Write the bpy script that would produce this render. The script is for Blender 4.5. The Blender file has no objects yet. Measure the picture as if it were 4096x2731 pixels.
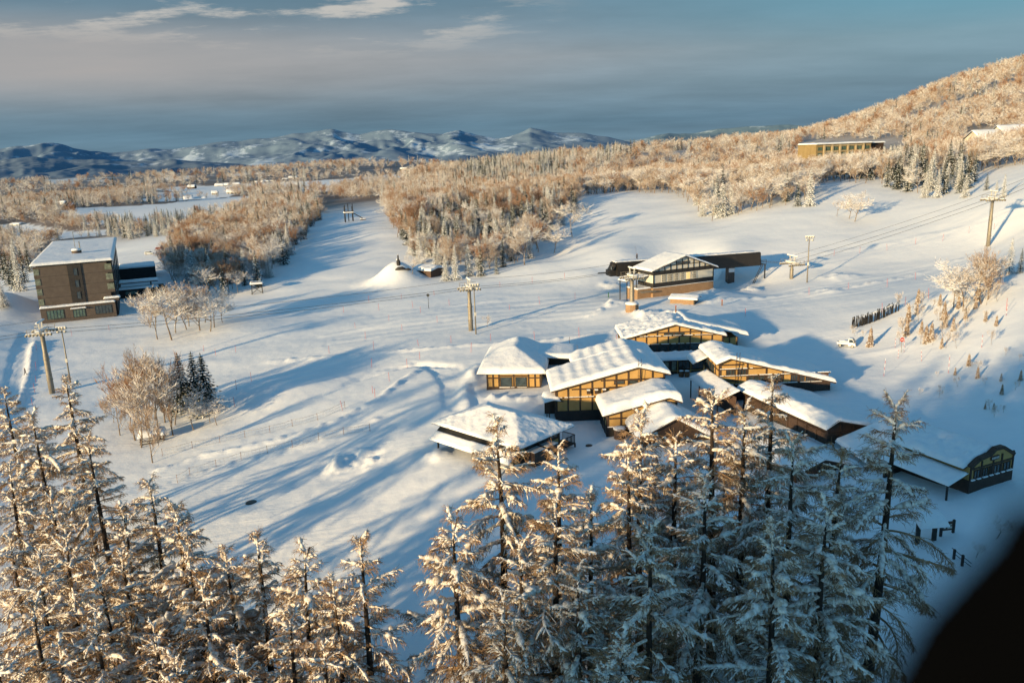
import bpy, math, random
import numpy as np
from mathutils import Vector, Matrix
random.seed(7); RNG = np.random.default_rng(11)
scene = bpy.context.scene
COL = scene.collection
CAMZ = 50.0
F, CX, CY = 3190.0, 2048.0, 1365.5
P_, T_ = math.radians(13.5), math.radians(2.0)
fw = np.array([0, math.cos(P_), -math.sin(P_)])
r0 = np.array([1.0, 0, 0]); u0 = np.array([0, math.sin(P_), math.cos(P_)])
RX = r0*math.cos(T_) - u0*math.sin(T_)
UY = u0*math.cos(T_) + r0*math.sin(T_)
CAM = np.array([0, 0, CAMZ])
# ---------------------------------------------------------------- calibration of real positions (rays of the camera met with real planes and ground)
def ray(px, py): return fw + RX*((px-CX)/F) - UY*((py-CY)/F)
def on_z(px, py, z):                        # z relative to the camera height
    d = ray(px, py); t = z/d[2]; return np.array([d[0]*t, d[1]*t, CAMZ+z])
def at_r(px, py, r):
    d = ray(px, py); t = r/math.hypot(d[0], d[1]); return CAM + d*t
def on_plane(px, py, p, n):
    d = ray(px, py); t = np.dot(np.array(p)-CAM, n)/np.dot(d, n); return CAM + d*t
def project(P):
    Q = np.asarray(P, float) - CAM
    zc = Q @ fw; zc = np.where(np.abs(zc) < 1e-6, 1e-6, zc)
    return CX + F*(Q @ RX)/zc, CY - F*(Q @ UY)/zc, zc
# ---------------------------------------------------------------- noise
def hash2(i, j, s):
    h = (i*374761393 + j*668265263 + s*974634777) & 0x7fffffff
    h = ((h ^ (h >> 13))*1274126177) & 0x7fffffff
    return ((h ^ (h >> 16)) & 0xffff)/65535.0
def vnoise(x, y, s=0):
    x = np.asarray(x, float); y = np.asarray(y, float)
    i = np.floor(x).astype(np.int64); j = np.floor(y).astype(np.int64)
    fx = x-i; fy = y-j; fx = fx*fx*fx*(fx*(fx*6-15)+10); fy = fy*fy*fy*(fy*(fy*6-15)+10)
    a = hash2(i, j, s); b = hash2(i+1, j, s); c = hash2(i, j+1, s); d = hash2(i+1, j+1, s)
    return (a*(1-fx)+b*fx)*(1-fy) + (c*(1-fx)+d*fx)*fy - 0.5
def fbm(x, y, s=0, o=4):
    r = 0; a = 1.0
    for k in range(o):
        r = r + a*vnoise(x*2**k+k*17.3, y*2**k-k*9.1, s+k); a *= .5
    return r
def sstep(a, b, x):
    t = np.clip((x-a)/(b-a), 0, 1); return t*t*(3-2*t)
# ---------------------------------------------------------------- terrain
ctrl = []
def cz(px, py, z): ctrl.append(on_z(px, py, z))
def cr(px, py, r, dz=0): p = at_r(px, py, r); p[2] += dz; ctrl.append(p)
for a in [(0,1240,-45),(0,1700,-51),(165,1285,-47),(467,1262,-47),(320,1290,-47.1),(470,1130,-47),(250,1110,-47),(560,1060,-46.6),(103,1500,-49),(209,1572,-49.5),(650,1760,-50.5),(1000,1450,-47.5),
          (700,1335,-47),(1250,1250,-45),(1880,1320,-44),(1200,1640,-47.5),(700,2000,-49.5),(1400,2000,-47),(600,1010,-46),(700,1130,-46.5),
          (1300,1120,-43.5),(1650,1100,-42.5),(1400,890,-35),(2050,1060,-41),(2217,1015,-39.5),(1950,1600,-43.3),(2060,1885,-43.6),
          (2500,775,-25.5),(2400,800,-27),(2870,900,-31),(3300,750,-20),(3400,875,-28),(4096,640,-11),(3750,785,-22),(4090,800,-20),
          (3960,975,-30.5),(3700,1180,-34.5),(4096,1100,-28),(2760,1110,-42),(2560,1125,-41.6),(2450,1140,-42),(3390,1390,-40.2),(3450,1265,-37.8),(3000,1350,-40.6),(3600,1480,-40.3),(3230,1130,-38.5),(2600,1195,-40),(2450,1215,-41),
          (2858,1160,-39.5),(3040,1130,-41),(2900,1140,-41.5),(2620,1505,-43.0),(2740,1515,-42.9),(2520,1450,-42.0),(2230,1685,-43.9),(2420,1680,-43.9),(2340,1560,-42.6),(2700,1720,-43),(3310,1605,-41),(3700,1700,-40.6),(4050,1500,-37.0),
          (3870,1990,-41),(3650,2200,-43),(3900,2500,-44),(2048,2700,-46),(3000,2700,-46),(0,2731,-52),(900,2700,-50),(2300,1300,-42.5),
          (2480,1000,-35),(2900,1010,-34.5),(1050,1150,-45),(1450,1010,-40)]: cz(*a)
for a in [(0,1020,520,-12),(400,905,650,-10),(0,900,900,-8),(280,850,1000,0),(700,800,1150,0),(1000,780,1150,0),(1450,705,1900,0),(700,740,2000,0),
          (0,800,1800,0),(150,725,3600,0),(1000,690,3600,0),(1650,640,3300,-10),(1250,760,900,-10),(1500,790,520,-10),(1200,860,450,-8),
          (1900,735,600,-10),(2300,720,640,-8),(2500,715,600,-6),(2700,700,620,-6),(3000,690,560,-6),(3350,660,520,-6),(2000,640,1200,-9),
          (2500,590,1100,-9),(3000,556,1200,-9),(3250,538,1300,-8),(3400,497,1350,-8),(3600,414,1400,-8),(3850,318,1450,-8),(4096,242,1450,-8),
          (4096,480,750,-8),(3800,520,800,-8),(3500,560,800,-8),(4096,570,480,-5),(3300,600,800,-8),(2700,640,850,-8)]: cr(*a)
for az, r, z in [(.1,2200,-90),(.3,2400,-40),(.5,2600,40),(.65,2600,80),(-.65,3600,-70),(.0,3600,-90),(.3,3600,-90),(.6,3600,-30),(-.7,60,-51),(-.3,40,-50),
                 (.3,40,-47),(.7,60,-44),(.75,140,-36),(-.7,200,-46)]:
    ctrl.append(np.array([math.sin(az)*r, math.cos(az)*r, CAMZ+z]))
ctrl = np.array(ctrl)
def azv(x, y):
    r = np.hypot(x, y); az = np.arctan2(x, y)
    a2 = np.abs(az); lim = .8
    az = np.where(a2 < lim, az, np.sign(az)*lim*(math.pi-a2)/(math.pi-lim))
    return az, np.log(np.clip(r, 42, 3700))*0.55
cu, cv = azv(ctrl[:, 0], ctrl[:, 1])
def tps(r2): return np.where(r2 > 1e-12, .5*r2*np.log(np.maximum(r2, 1e-12)), 0)
n = len(ctrl); n_c = n
A = np.zeros((n+3, n+3)); A[:n, :n] = tps((cu[:, None]-cu)**2+(cv[:, None]-cv)**2) + np.eye(n)*2e-5
A[:n, n] = 1; A[:n, n+1] = cu; A[:n, n+2] = cv; A[n:, :n] = A[:n, n:].T
TW = np.linalg.solve(A, np.concatenate([ctrl[:, 2], [0, 0, 0]]))
def base_h(x, y):
    x = np.asarray(x, float); y = np.asarray(y, float)
    sh = x.shape; u, v = azv(x.ravel(), y.ravel())
    out = TW[n_c] + TW[n_c+1]*u + TW[n_c+2]*v
    for i in range(n_c): out = out + TW[i]*tps((u-cu[i])**2+(v-cv[i])**2)
    return out.reshape(sh)
SD = np.array([math.cos(math.radians(44)), math.sin(math.radians(44))])   # the way sunlight travels over the ground
def shade_hump(x, y):                             # unseen wooded hill added behind the viewpoint to shade the lower right
    q = x*SD[1] - y*SD[0]; t = x*SD[0] + y*SD[1]
    g = np.exp(-((t+185)/34)**2)
    prof = sstep(-46, -28, q)*(1-sstep(60, 130, q))*66
    return g*prof
bumps = []   # (polyline Nx2, width, height, roughness)
mounds = []
def height(x, y, detail=True):
    x = np.asarray(x, float); y = np.asarray(y, float)
    h = base_h(x, y); r = np.hypot(x, y)
    f = sstep(35, 90, r)*(1-sstep(380, 700, r))
    f = f*(1-.8*np.exp(-(((x-28)/34)**2+((y-122)/32)**2)**2))
    h = h + f*(1.3*fbm(x/55, y/38, 3, 2) + .35*fbm(x/14, y/9, 9, 2))
    h = h + sstep(500, 1100, r)*sstep(-.1, .2, np.arctan2(x, y))*14*fbm(x/260, y/260, 21, 3)
    h = h + shade_hump(x, y)
    if detail:
        for (mx, my, mr, mh, rough) in mounds:
            d = np.hypot(x-mx, y-my)/mr
            m = d < 1.6
            if m.any():
                add = mh*np.exp(-(d*1.35)**2)
                if rough: add = add*(1+rough*fbm(x/2.2, y/2.2, 33, 3)*1.3)
                h = h + np.where(m, add, 0)
        for pl, w, hh, rough in bumps:
            x0, y0 = pl[:, 0].min()-4*w, pl[:, 1].min()-4*w; x1, y1 = pl[:, 0].max()+4*w, pl[:, 1].max()+4*w
            m = (x > x0) & (x < x1) & (y > y0) & (y < y1)
            if not m.any(): continue
            xs = x[m]; ys = y[m]; best = np.full(xs.shape, 1e9); sg = np.zeros(xs.shape)
            for k in range(len(pl)-1):
                ax, ay = pl[k]; bx, by = pl[k+1]; L2 = (bx-ax)**2+(by-ay)**2+1e-9
                t = np.clip(((xs-ax)*(bx-ax)+(ys-ay)*(by-ay))/L2, 0, 1)
                d = np.hypot(xs-ax-t*(bx-ax), ys-ay-t*(by-ay)); best = np.minimum(best, d)
            add = hh*np.exp(-(best/w)**2)
            if rough: add = add*(1+rough*1.3*fbm(xs/1.3, ys/1.3, 5, 2))
            h[m] = h[m] + add
    return h
def H1(x, y, detail=True): return float(height(np.array([x]), np.array([y]), detail)[0])
_S = np.concatenate([np.linspace(25, 500, 700), np.geomspace(502, 4000, 260)])
def at(px, py, detail=False):
    d = ray(px, py); P = CAM[None]+d[None]*_S[:, None]
    z = height(P[:, 0], P[:, 1], detail) - P[:, 2]
    k = int(np.argmax(z > 0))
    if z[k] <= 0: k = len(_S)-1
    if k == 0: s = _S[0]
    else:
        a, b = z[k-1], z[k]; s = _S[k-1] + (_S[k]-_S[k-1])*(-a)/(b-a+1e-9)
    p = CAM + d*s; return p
def top_at(px, py, h):                      # ground point of a tree of height h whose tip stands on this ray
    d = ray(px, py); P = CAM[None]+d[None]*_S[:, None]
    z = base_h(P[:, 0], P[:, 1]) + h - P[:, 2]
    k = int(np.argmax(z > 0)); a, b = z[max(k-1, 0)], z[k]
    s = _S[max(k-1, 0)] + (_S[k]-_S[max(k-1, 0)])*(-a)/(b-a+1e-9)
    p = CAM + d*s; return p[0], p[1]
def pline(pts, step=4.0):
    return np.array([at(*p)[:2] for p in pts])
# ploughed banks, piste edges and piles
BL = [([(1080,1445),(1300,1428),(1700,1396),(2100,1370),(2450,1330),(2520,1290)], .8, .55, .9),
      ([(640,1880),(800,1825),(1000,1785),(1200,1735),(1380,1672),(1520,1592),(1600,1530),(1660,1490)], .9, .7, .7),
      ([(620,1960),(760,1905),(960,1850),(1180,1790),(1400,1720),(1500,1680)], 1.2, .6, .5),
      ([(1300,1345),(1560,1292),(1800,1228),(1990,1200)], 1.2, .5, .3),
      ([(62,1640),(95,1560),(118,1480),(128,1400),(145,1370)], .8, 1.0, .5),
      ([(2830,1210),(2950,1195),(3150,1180),(3350,1160),(3560,1120),(3700,1085),(3830,1040)], 1.0, .6, 1.2),
      ([(2790,1185),(2900,1160),(3050,1150)], 1.4, .5, 1.2),
      ([(3300,1010),(3500,985),(3700,940),(3900,900)], 1.2, .5, .7),
      ([(1870,1640),(1860,1560),(1890,1500),(1910,1470)], 1.6, 1.2, .3),
      ([(1960,1590),(2050,1598),(2160,1590)], 1.0, .7, 1.2),
      ([(3220,1450),(3450,1418),(3640,1380)], 1.0, .35, .4),
      ([(2250,1380),(2380,1375),(2470,1355)], .9, .4, 1.4),
      ([(2520,1240),(2560,1265),(2620,1285)], 1.2, .7, 1.4),
      ([(2370,1260),(2420,1230),(2480,1215)], 1.5, .6, 1.3)]
TR = []
for k in range(7): TR.append(([(1940-k*26,1700-k*12),(1905-k*22,1600-k*10),(1880-k*24,1520-k*6),(1830-k*30,1465-k*3),(1700-k*34,1450+k*5),(1560-k*30,1480+k*10)], .6, -.26, .2))
for k in range(4): TR.append(([(6+k*28,1640-k*4),(22+k*26,1560),(40+k*22,1480),(60+k*16,1400),(92+k*12,1330)], .5, -.24, .2))
for k in range(4): TR.append(([(2620+k*24,1265+k*3),(2760+k*18,1205),(2860+k*14,1168-k*2),(2990+k*8,1140-k*5)], .5, -.24, .3))
for k in range(6): TR.append(([(1300+k*40,1380-k*22),(1560+k*40,1345-k*22),(1820+k*30,1312-k*20),(2100+k*24,1285-k*18),(2380+k*10,1262-k*16)], .6, -.18, .3))
for k in range(6): TR.append(([(2950+k*20,1240-k*12),(3200+k*24,1205-k*14),(3450+k*30,1172-k*17),(3700+k*36,1110-k*19),(4000+k*30,1010-k*20)], .6, -.18, .3))
for k in range(4): TR.append(([(3350+k*16,1405+k*4),(3250+k*12,1440+k*6),(3150+k*8,1450+k*8)], .5, -.2, .2))
for pts, w, hh, ro in TR: bumps.append((pline(pts), w, hh, ro))
for pts, w, hh, ro in BL: bumps.append((pline(pts), w, hh*.6, ro*1.3))
def mound(px, py, r, h, rough=0):
    p = at(px, py); mounds.append((p[0], p[1], r, h, rough))
mound(1590,1125,10,7.0,.02); mound(1430,1840,6,.30,2.6); mound(1370,1850,5,.25,2.6); mound(1490,1855,2.0,.4,2.0); mound(1740,1820,2.6,.7,1.6); mound(2590,1258,4,.8,1.6); mound(2450,1215,4,.7,1.8)
mound(2900,1110,6,1.2,1.2); mound(2700,1258,4,.8,1.6); mound(3000,1165,4,.8,1.5); mound(3350,1110,6,1.0,.9); mound(2450,1150,5,.8,1.4); mound(3850,1180,9,1.5,.1); mound(3300,1170,5,.6,1.2)
mound(1170,1520,4,-.8); mound(15,1235,13,5.5); mound(1130,1560,12,1.6); mound(2150,1080,16,1.6,.03); mound(2350,1110,14,1.4,.03); mound(1000,1330,18,1.6)

# ---------------------------------------------------------------- materials
def mat(name): 
    m = bpy.data.materials.new(name); m.use_nodes = True
    return m, m.node_tree, m.node_tree.nodes['Principled BSDF']
def N(nt, t, **k):
    nd = nt.nodes.new(t)
    for a, b in k.items(): setattr(nd, a, b)
    return nd
def coords(nt, kind='Object'): return N(nt, 'ShaderNodeTexCoord').outputs[kind]
def noise(nt, vec, scale, detail=4, rough=.55):
    nd = N(nt, 'ShaderNodeTexNoise'); nd.inputs['Scale'].default_value = scale; nd.inputs['Detail'].default_value = detail
    nd.inputs['Roughness'].default_value = rough; nt.links.new(vec, nd.inputs['Vector']); return nd.outputs['Fac']
def ramp(nt, fac, stops):
    nd = N(nt, 'ShaderNodeValToRGB'); el = nd.color_ramp.elements
    el[0].position, el[0].color = stops[0][0], (*stops[0][1], 1); el[1].position, el[1].color = stops[-1][0], (*stops[-1][1], 1)
    for p, c in stops[1:-1]:
        e = el.new(p); e.color = (*c, 1)
    nt.links.new(fac, nd.inputs['Fac']); return nd.outputs['Color']
def bump(nt, b, h, strength, dist=.1):
    nd = N(nt, 'ShaderNodeBump'); nd.inputs['Strength'].default_value = strength; nd.inputs['Distance'].default_value = dist
    nt.links.new(h, nd.inputs['Height']); nt.links.new(nd.outputs['Normal'], b.inputs['Normal'])
def mixc(nt, fac, a, b):
    nd = N(nt, 'ShaderNodeMix', data_type='RGBA')
    for s, v in ((0, fac), (6, a), (7, b)):
        if isinstance(v, tuple): nd.inputs[s].default_value = (*v, 1)
        elif isinstance(v, (int, float)): nd.inputs[s].default_value = v
        else: nt.links.new(v, nd.inputs[s])
    return nd.outputs[2]
def math_(nt, op, a, b=None, clamp=False):
    nd = N(nt, 'ShaderNodeMath', operation=op, use_clamp=clamp)
    for s, v in ((0, a), (1, b)):
        if v is None: continue
        if isinstance(v, (int, float)): nd.inputs[s].default_value = v
        else: nt.links.new(v, nd.inputs[s])
    return nd.outputs[0]
def simple(name, c1, c2, scale, rough=.8, bmp=.2, metal=0, kind='Object'):
    m, nt, b = mat(name); v = coords(nt, kind); f = noise(nt, v, scale)
    nt.links.new(ramp(nt, f, [(.3, c1), (.7, c2)]), b.inputs['Base Color']); b.inputs['Roughness'].default_value = rough
    b.inputs['Metallic'].default_value = metal
    if bmp: bump(nt, b, f, bmp, .05)
    return m
SNOW_C = (.84, .87, .91)
M = {}
def snow_mat(name, scale, bs, dist):
    m, nt, b = mat(name); v = coords(nt, 'Object'); f = noise(nt, v, scale, 6, .6)
    nt.links.new(ramp(nt, f, [(.3, (.78, .82, .88)), (.65, (.88, .89, .91))]), b.inputs['Base Color'])
    b.inputs['Roughness'].default_value = .7; b.inputs['Specular IOR Level'].default_value = .25
    bump(nt, b, f, bs, dist); return m
M['snow'] = snow_mat('snow_soft', 1.1, .5, .25)
M['snow_clump'] = snow_mat('snow_clumped', 5, .6, .1)
M['snow_frosted'] = snow_mat('snow_with_twigs', 3.5, .8, .1)
_cr = [n_ for n_ in M['snow_frosted'].node_tree.nodes if n_.bl_idname == 'ShaderNodeValToRGB'][0].color_ramp.elements; _cr[0].position = .38; _cr[0].color = (.50, .42, .35, 1); _cr[1].position = .56; _cr[1].color = (.83, .81, .78, 1)
def top_snow(name, c1, c2, lo, hi, scale, rough=.85, amount=1.0, kind='Object'):
    """wood, twigs or needles that carry snow on the faces turned up"""
    m, nt, b = mat(name); v = coords(nt, kind)
    geo = N(nt, 'ShaderNodeNewGeometry'); sep = N(nt, 'ShaderNodeSeparateXYZ'); nt.links.new(geo.outputs['Normal'], sep.inputs[0])
    f = noise(nt, v, scale, 3); f2 = noise(nt, v, scale*.35, 2)
    s = math_(nt, 'ADD', sep.outputs['Z'], math_(nt, 'MULTIPLY', math_(nt, 'SUBTRACT', f, .5), 1.4))
    mr = N(nt, 'ShaderNodeMapRange'); mr.inputs[1].default_value = lo; mr.inputs[2].default_value = hi; mr.inputs[4].default_value = amount
    nt.links.new(s, mr.inputs[0])
    wood = ramp(nt, f2, [(.35, c1), (.65, c2)])
    nt.links.new(mixc(nt, mr.outputs[0], wood, (.86, .87, .89)), b.inputs['Base Color'])
    b.inputs['Roughness'].default_value = rough; b.inputs['Specular IOR Level'].default_value = .2
    return m
M['larch_bark'] = top_snow('larch_bark', (.018, .014, .013), (.05, .036, .028), .5, .9, 3)
M['larch_twig'] = top_snow('larch_twig', (.19, .12, .07), (.35, .225, .13), .65, 1.35, 2)
M['bark'] = top_snow('deciduous_bark', (.12, .09, .065), (.26, .20, .15), .15, .6, 3)
M['frost_twig'] = top_snow('frosted_twig', (.24, .155, .09), (.38, .265, .165), -.22, .60, 1.2)
M['red_twig'] = top_snow('russet_twig', (.22, .11, .05), (.36, .20, .11), .25, 1.0, 1.0, amount=.85)
M['tan_twig'] = top_snow('tan_twig', (.23, .135, .07), (.37, .24, .14), .05, .85, 1.0, amount=.95)
M['needle'] = top_snow('fir_needles', (.010, .022, .020), (.030, .046, .032), 1.0, 1.35, 2.2)
M['needle_snowy'] = top_snow('snowy_fir_needles', (.022, .036, .026), (.06, .07, .045), .5, 1.0, 2.0)
M['ochre'] = simple('ochre_plaster', (.40, .245, .085), (.49, .31, .115), .7, .9, .1)
M['cream'] = simple('cream_plaster', (.52, .50, .44), (.60, .58, .52), .7, .9, .1)
M['timber'] = simple('dark_timber', (.030, .018, .013), (.065, .038, .026), 2.5, .75, .3)
M['blackwood'] = simple('black_boarding', (.012, .012, .012), (.028, .026, .026), 1.5, .7, .3)
M['brownboard'] = simple('brown_boarding', (.06, .035, .025), (.10, .06, .045), 2, .8, .3)
M['roofing'] = simple('dark_roofing', (.02, .022, .025), (.045, .047, .05), 2, .5, .1)
M['lamp_paint'] = simple('pale_painted_steel', (.45, .44, .40), (.6, .58, .53), 3, .5, .1)
M['steel'] = simple('galvanised_steel', (.19, .17, .14), (.29, .26, .21), 3, .55, .1, .3)
M['dark_steel'] = simple('dark_steel', (.03, .033, .035), (.06, .062, .065), 3, .5, .1, .3)
M['red'] = simple('red_paint', (.42, .04, .03), (.5, .07, .05), 4, .5, 0)
M['white_paint'] = simple('white_paint', (.68, .70, .70), (.76, .77, .76), 1.5, .35, 0)
M['rubber'] = simple('black_rubber', (.008, .008, .008), (.016, .016, .016), 5, .8, .1)
M['gasket'] = simple('black_gasket', (.0012, .0013, .0015), (.002, .002, .0022), 5, 1, 0); M['gasket'].node_tree.nodes['Principled BSDF'].inputs['Specular IOR Level'].default_value = .03
M['green_net'] = simple('green_net', (.02, .09, .05), (.04, .13, .08), 3, .8, 0)
M['cloth'] = simple('black_winter_clothing', (.012, .010, .018), (.03, .025, .04), 8, .9, .2)
M['skin'] = simple('skin', (.45, .28, .2), (.5, .32, .24), 8, .6, 0)
M['barrel'] = simple('barrel_wood', (.16, .07, .03), (.26, .12, .05), 3, .7, .2)
M['rail'] = simple('pale_sign_letters', (.5, .5, .48), (.6, .6, .58), 3, .7, 0)
M['concrete'] = simple('tan_concrete', (.30, .20, .12), (.38, .26, .16), 1.2, .9, .2)
def glass(name, c, e=None, s=0):
    m, nt, b = mat(name); v = coords(nt, 'Object'); f = noise(nt, v, 1.3, 2)
    nt.links.new(ramp(nt, f, [(.4, tuple(x*.6 for x in c)), (.6, c)]), b.inputs['Base Color'])
    b.inputs['Roughness'].default_value = .08; b.inputs['Specular IOR Level'].default_value = .8
    if e: b.inputs['Emission Color'].default_value = (*e, 1); b.inputs['Emission Strength'].default_value = s
    return m
M['glass'] = glass('window_glass', (.05, .07, .08)); M['glass_warm'] = glass('lit_window_glass', (.4, .25, .1), (1, .55, .15), 1.1)
M['curtain'] = glass('curtained_glass', (.20, .22, .16)); M['glass_green'] = glass('green_tinted_glass', (.10, .16, .13))
def banded(name, c1, c2, scale, axis='Z', joint=.06, rough=.85):
    m, nt, b = mat(name); v = coords(nt, 'Object'); sep = N(nt, 'ShaderNodeSeparateXYZ'); nt.links.new(v, sep.inputs[0])
    fr = math_(nt, 'FRACT', math_(nt, 'MULTIPLY', sep.outputs[axis], scale)); j = math_(nt, 'LESS_THAN', fr, joint)
    f = noise(nt, v, 1.0, 5); c = ramp(nt, f, [(.3, c1), (.7, c2)])
    nt.links.new(mixc(nt, j, c, tuple(x*.45 for x in c1)), b.inputs['Base Color']); b.inputs['Roughness'].default_value = rough
    bump(nt, b, math_(nt, 'SUBTRACT', f, j), .3, .03); return m
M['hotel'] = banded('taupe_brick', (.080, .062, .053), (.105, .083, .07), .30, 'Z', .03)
M['hotel_dark'] = banded('dark_brick_and_shade', (.022, .020, .02), (.035, .032, .032), .30, 'Z', .03)
M['block'] = banded('tan_block', (.27, .17, .095), (.34, .22, .13), 2.5, 'Z', .08)
M['corrugated'] = banded('corrugated_black_steel', (.016, .014, .014), (.028, .025, .024), 2.6, 'X', .35, .5)
M['boarding'] = banded('vertical_boarding', (.035, .022, .018), (.065, .042, .034), 3.2, 'X', .12)
M['deckboard'] = banded('pole_stripes', (.45, .04, .03), (.5, .05, .04), 1.8, 'Z', 0)
def striped():
    m, nt, b = mat('red_white_stripes'); v = coords(nt, 'Object'); sep = N(nt, 'ShaderNodeSeparateXYZ'); nt.links.new(v, sep.inputs[0])
    j = math_(nt, 'LESS_THAN', math_(nt, 'FRACT', math_(nt, 'MULTIPLY', sep.outputs['Z'], 1.2)), .5)
    nt.links.new(mixc(nt, j, (.7, .7, .7), (.4, .03, .03)), b.inputs['Base Color']); return m
M['striped'] = striped()
# ground
def ground_mat():
    m, nt, b = mat('snow_ground'); v = coords(nt, 'Object')
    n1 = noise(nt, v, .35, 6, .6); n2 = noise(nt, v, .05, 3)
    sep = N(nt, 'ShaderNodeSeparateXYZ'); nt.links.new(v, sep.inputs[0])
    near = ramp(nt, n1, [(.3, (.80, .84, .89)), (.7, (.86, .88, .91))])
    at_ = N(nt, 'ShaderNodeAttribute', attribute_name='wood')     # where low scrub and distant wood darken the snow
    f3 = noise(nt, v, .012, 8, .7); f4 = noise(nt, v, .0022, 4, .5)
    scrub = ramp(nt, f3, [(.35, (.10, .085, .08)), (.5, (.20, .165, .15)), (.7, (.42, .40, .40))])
    far = ramp(nt, f3, [(.35, (.09, .125, .17)), (.52, (.13, .16, .20)), (.68, (.34, .38, .44))])  # distance haze put into the far wood and far snow colours
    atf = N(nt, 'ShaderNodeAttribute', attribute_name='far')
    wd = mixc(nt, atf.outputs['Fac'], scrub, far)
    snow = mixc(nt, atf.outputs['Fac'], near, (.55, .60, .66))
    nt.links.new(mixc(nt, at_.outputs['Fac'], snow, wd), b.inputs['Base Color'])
    b.inputs['Roughness'].default_value = .7; b.inputs['Specular IOR Level'].default_value = .2
    # combed grooming lines broken by soft noise
    mp = N(nt, 'ShaderNodeMapping'); mp.inputs['Rotation'].default_value = (0, 0, .12); mp.inputs['Scale'].default_value = (.10, 1.5, 1); nt.links.new(v, mp.inputs[0])
    lines = noise(nt, mp.outputs[0], 1.0, 3, .6); pat = N(nt, 'ShaderNodeMapRange', interpolation_type='SMOOTHSTEP'); pat.inputs[1].default_value = .42; pat.inputs[2].default_value = .62; nt.links.new(noise(nt, v, .03, 3), pat.inputs[0])
    fb = math_(nt, 'ADD', math_(nt, 'MULTIPLY', n1, .8), math_(nt, 'MULTIPLY', noise(nt, v, 2.2, 4, .7), .25))
    fb = math_(nt, 'ADD', fb, math_(nt, 'MULTIPLY', math_(nt, 'MULTIPLY', lines, pat.outputs[0]), .75))
    bump(nt, b, fb, .35, .35); return m
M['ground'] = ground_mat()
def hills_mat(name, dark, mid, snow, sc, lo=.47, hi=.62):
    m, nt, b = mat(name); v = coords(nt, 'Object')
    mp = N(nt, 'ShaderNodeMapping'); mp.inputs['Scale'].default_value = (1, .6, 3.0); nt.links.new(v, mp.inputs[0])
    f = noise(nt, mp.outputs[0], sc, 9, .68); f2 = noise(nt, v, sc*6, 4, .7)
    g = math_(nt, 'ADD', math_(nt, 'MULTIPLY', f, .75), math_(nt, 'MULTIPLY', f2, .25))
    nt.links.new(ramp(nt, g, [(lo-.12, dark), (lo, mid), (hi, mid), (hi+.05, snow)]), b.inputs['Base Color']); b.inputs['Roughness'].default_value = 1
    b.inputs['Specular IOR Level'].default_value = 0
    return m
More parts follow.
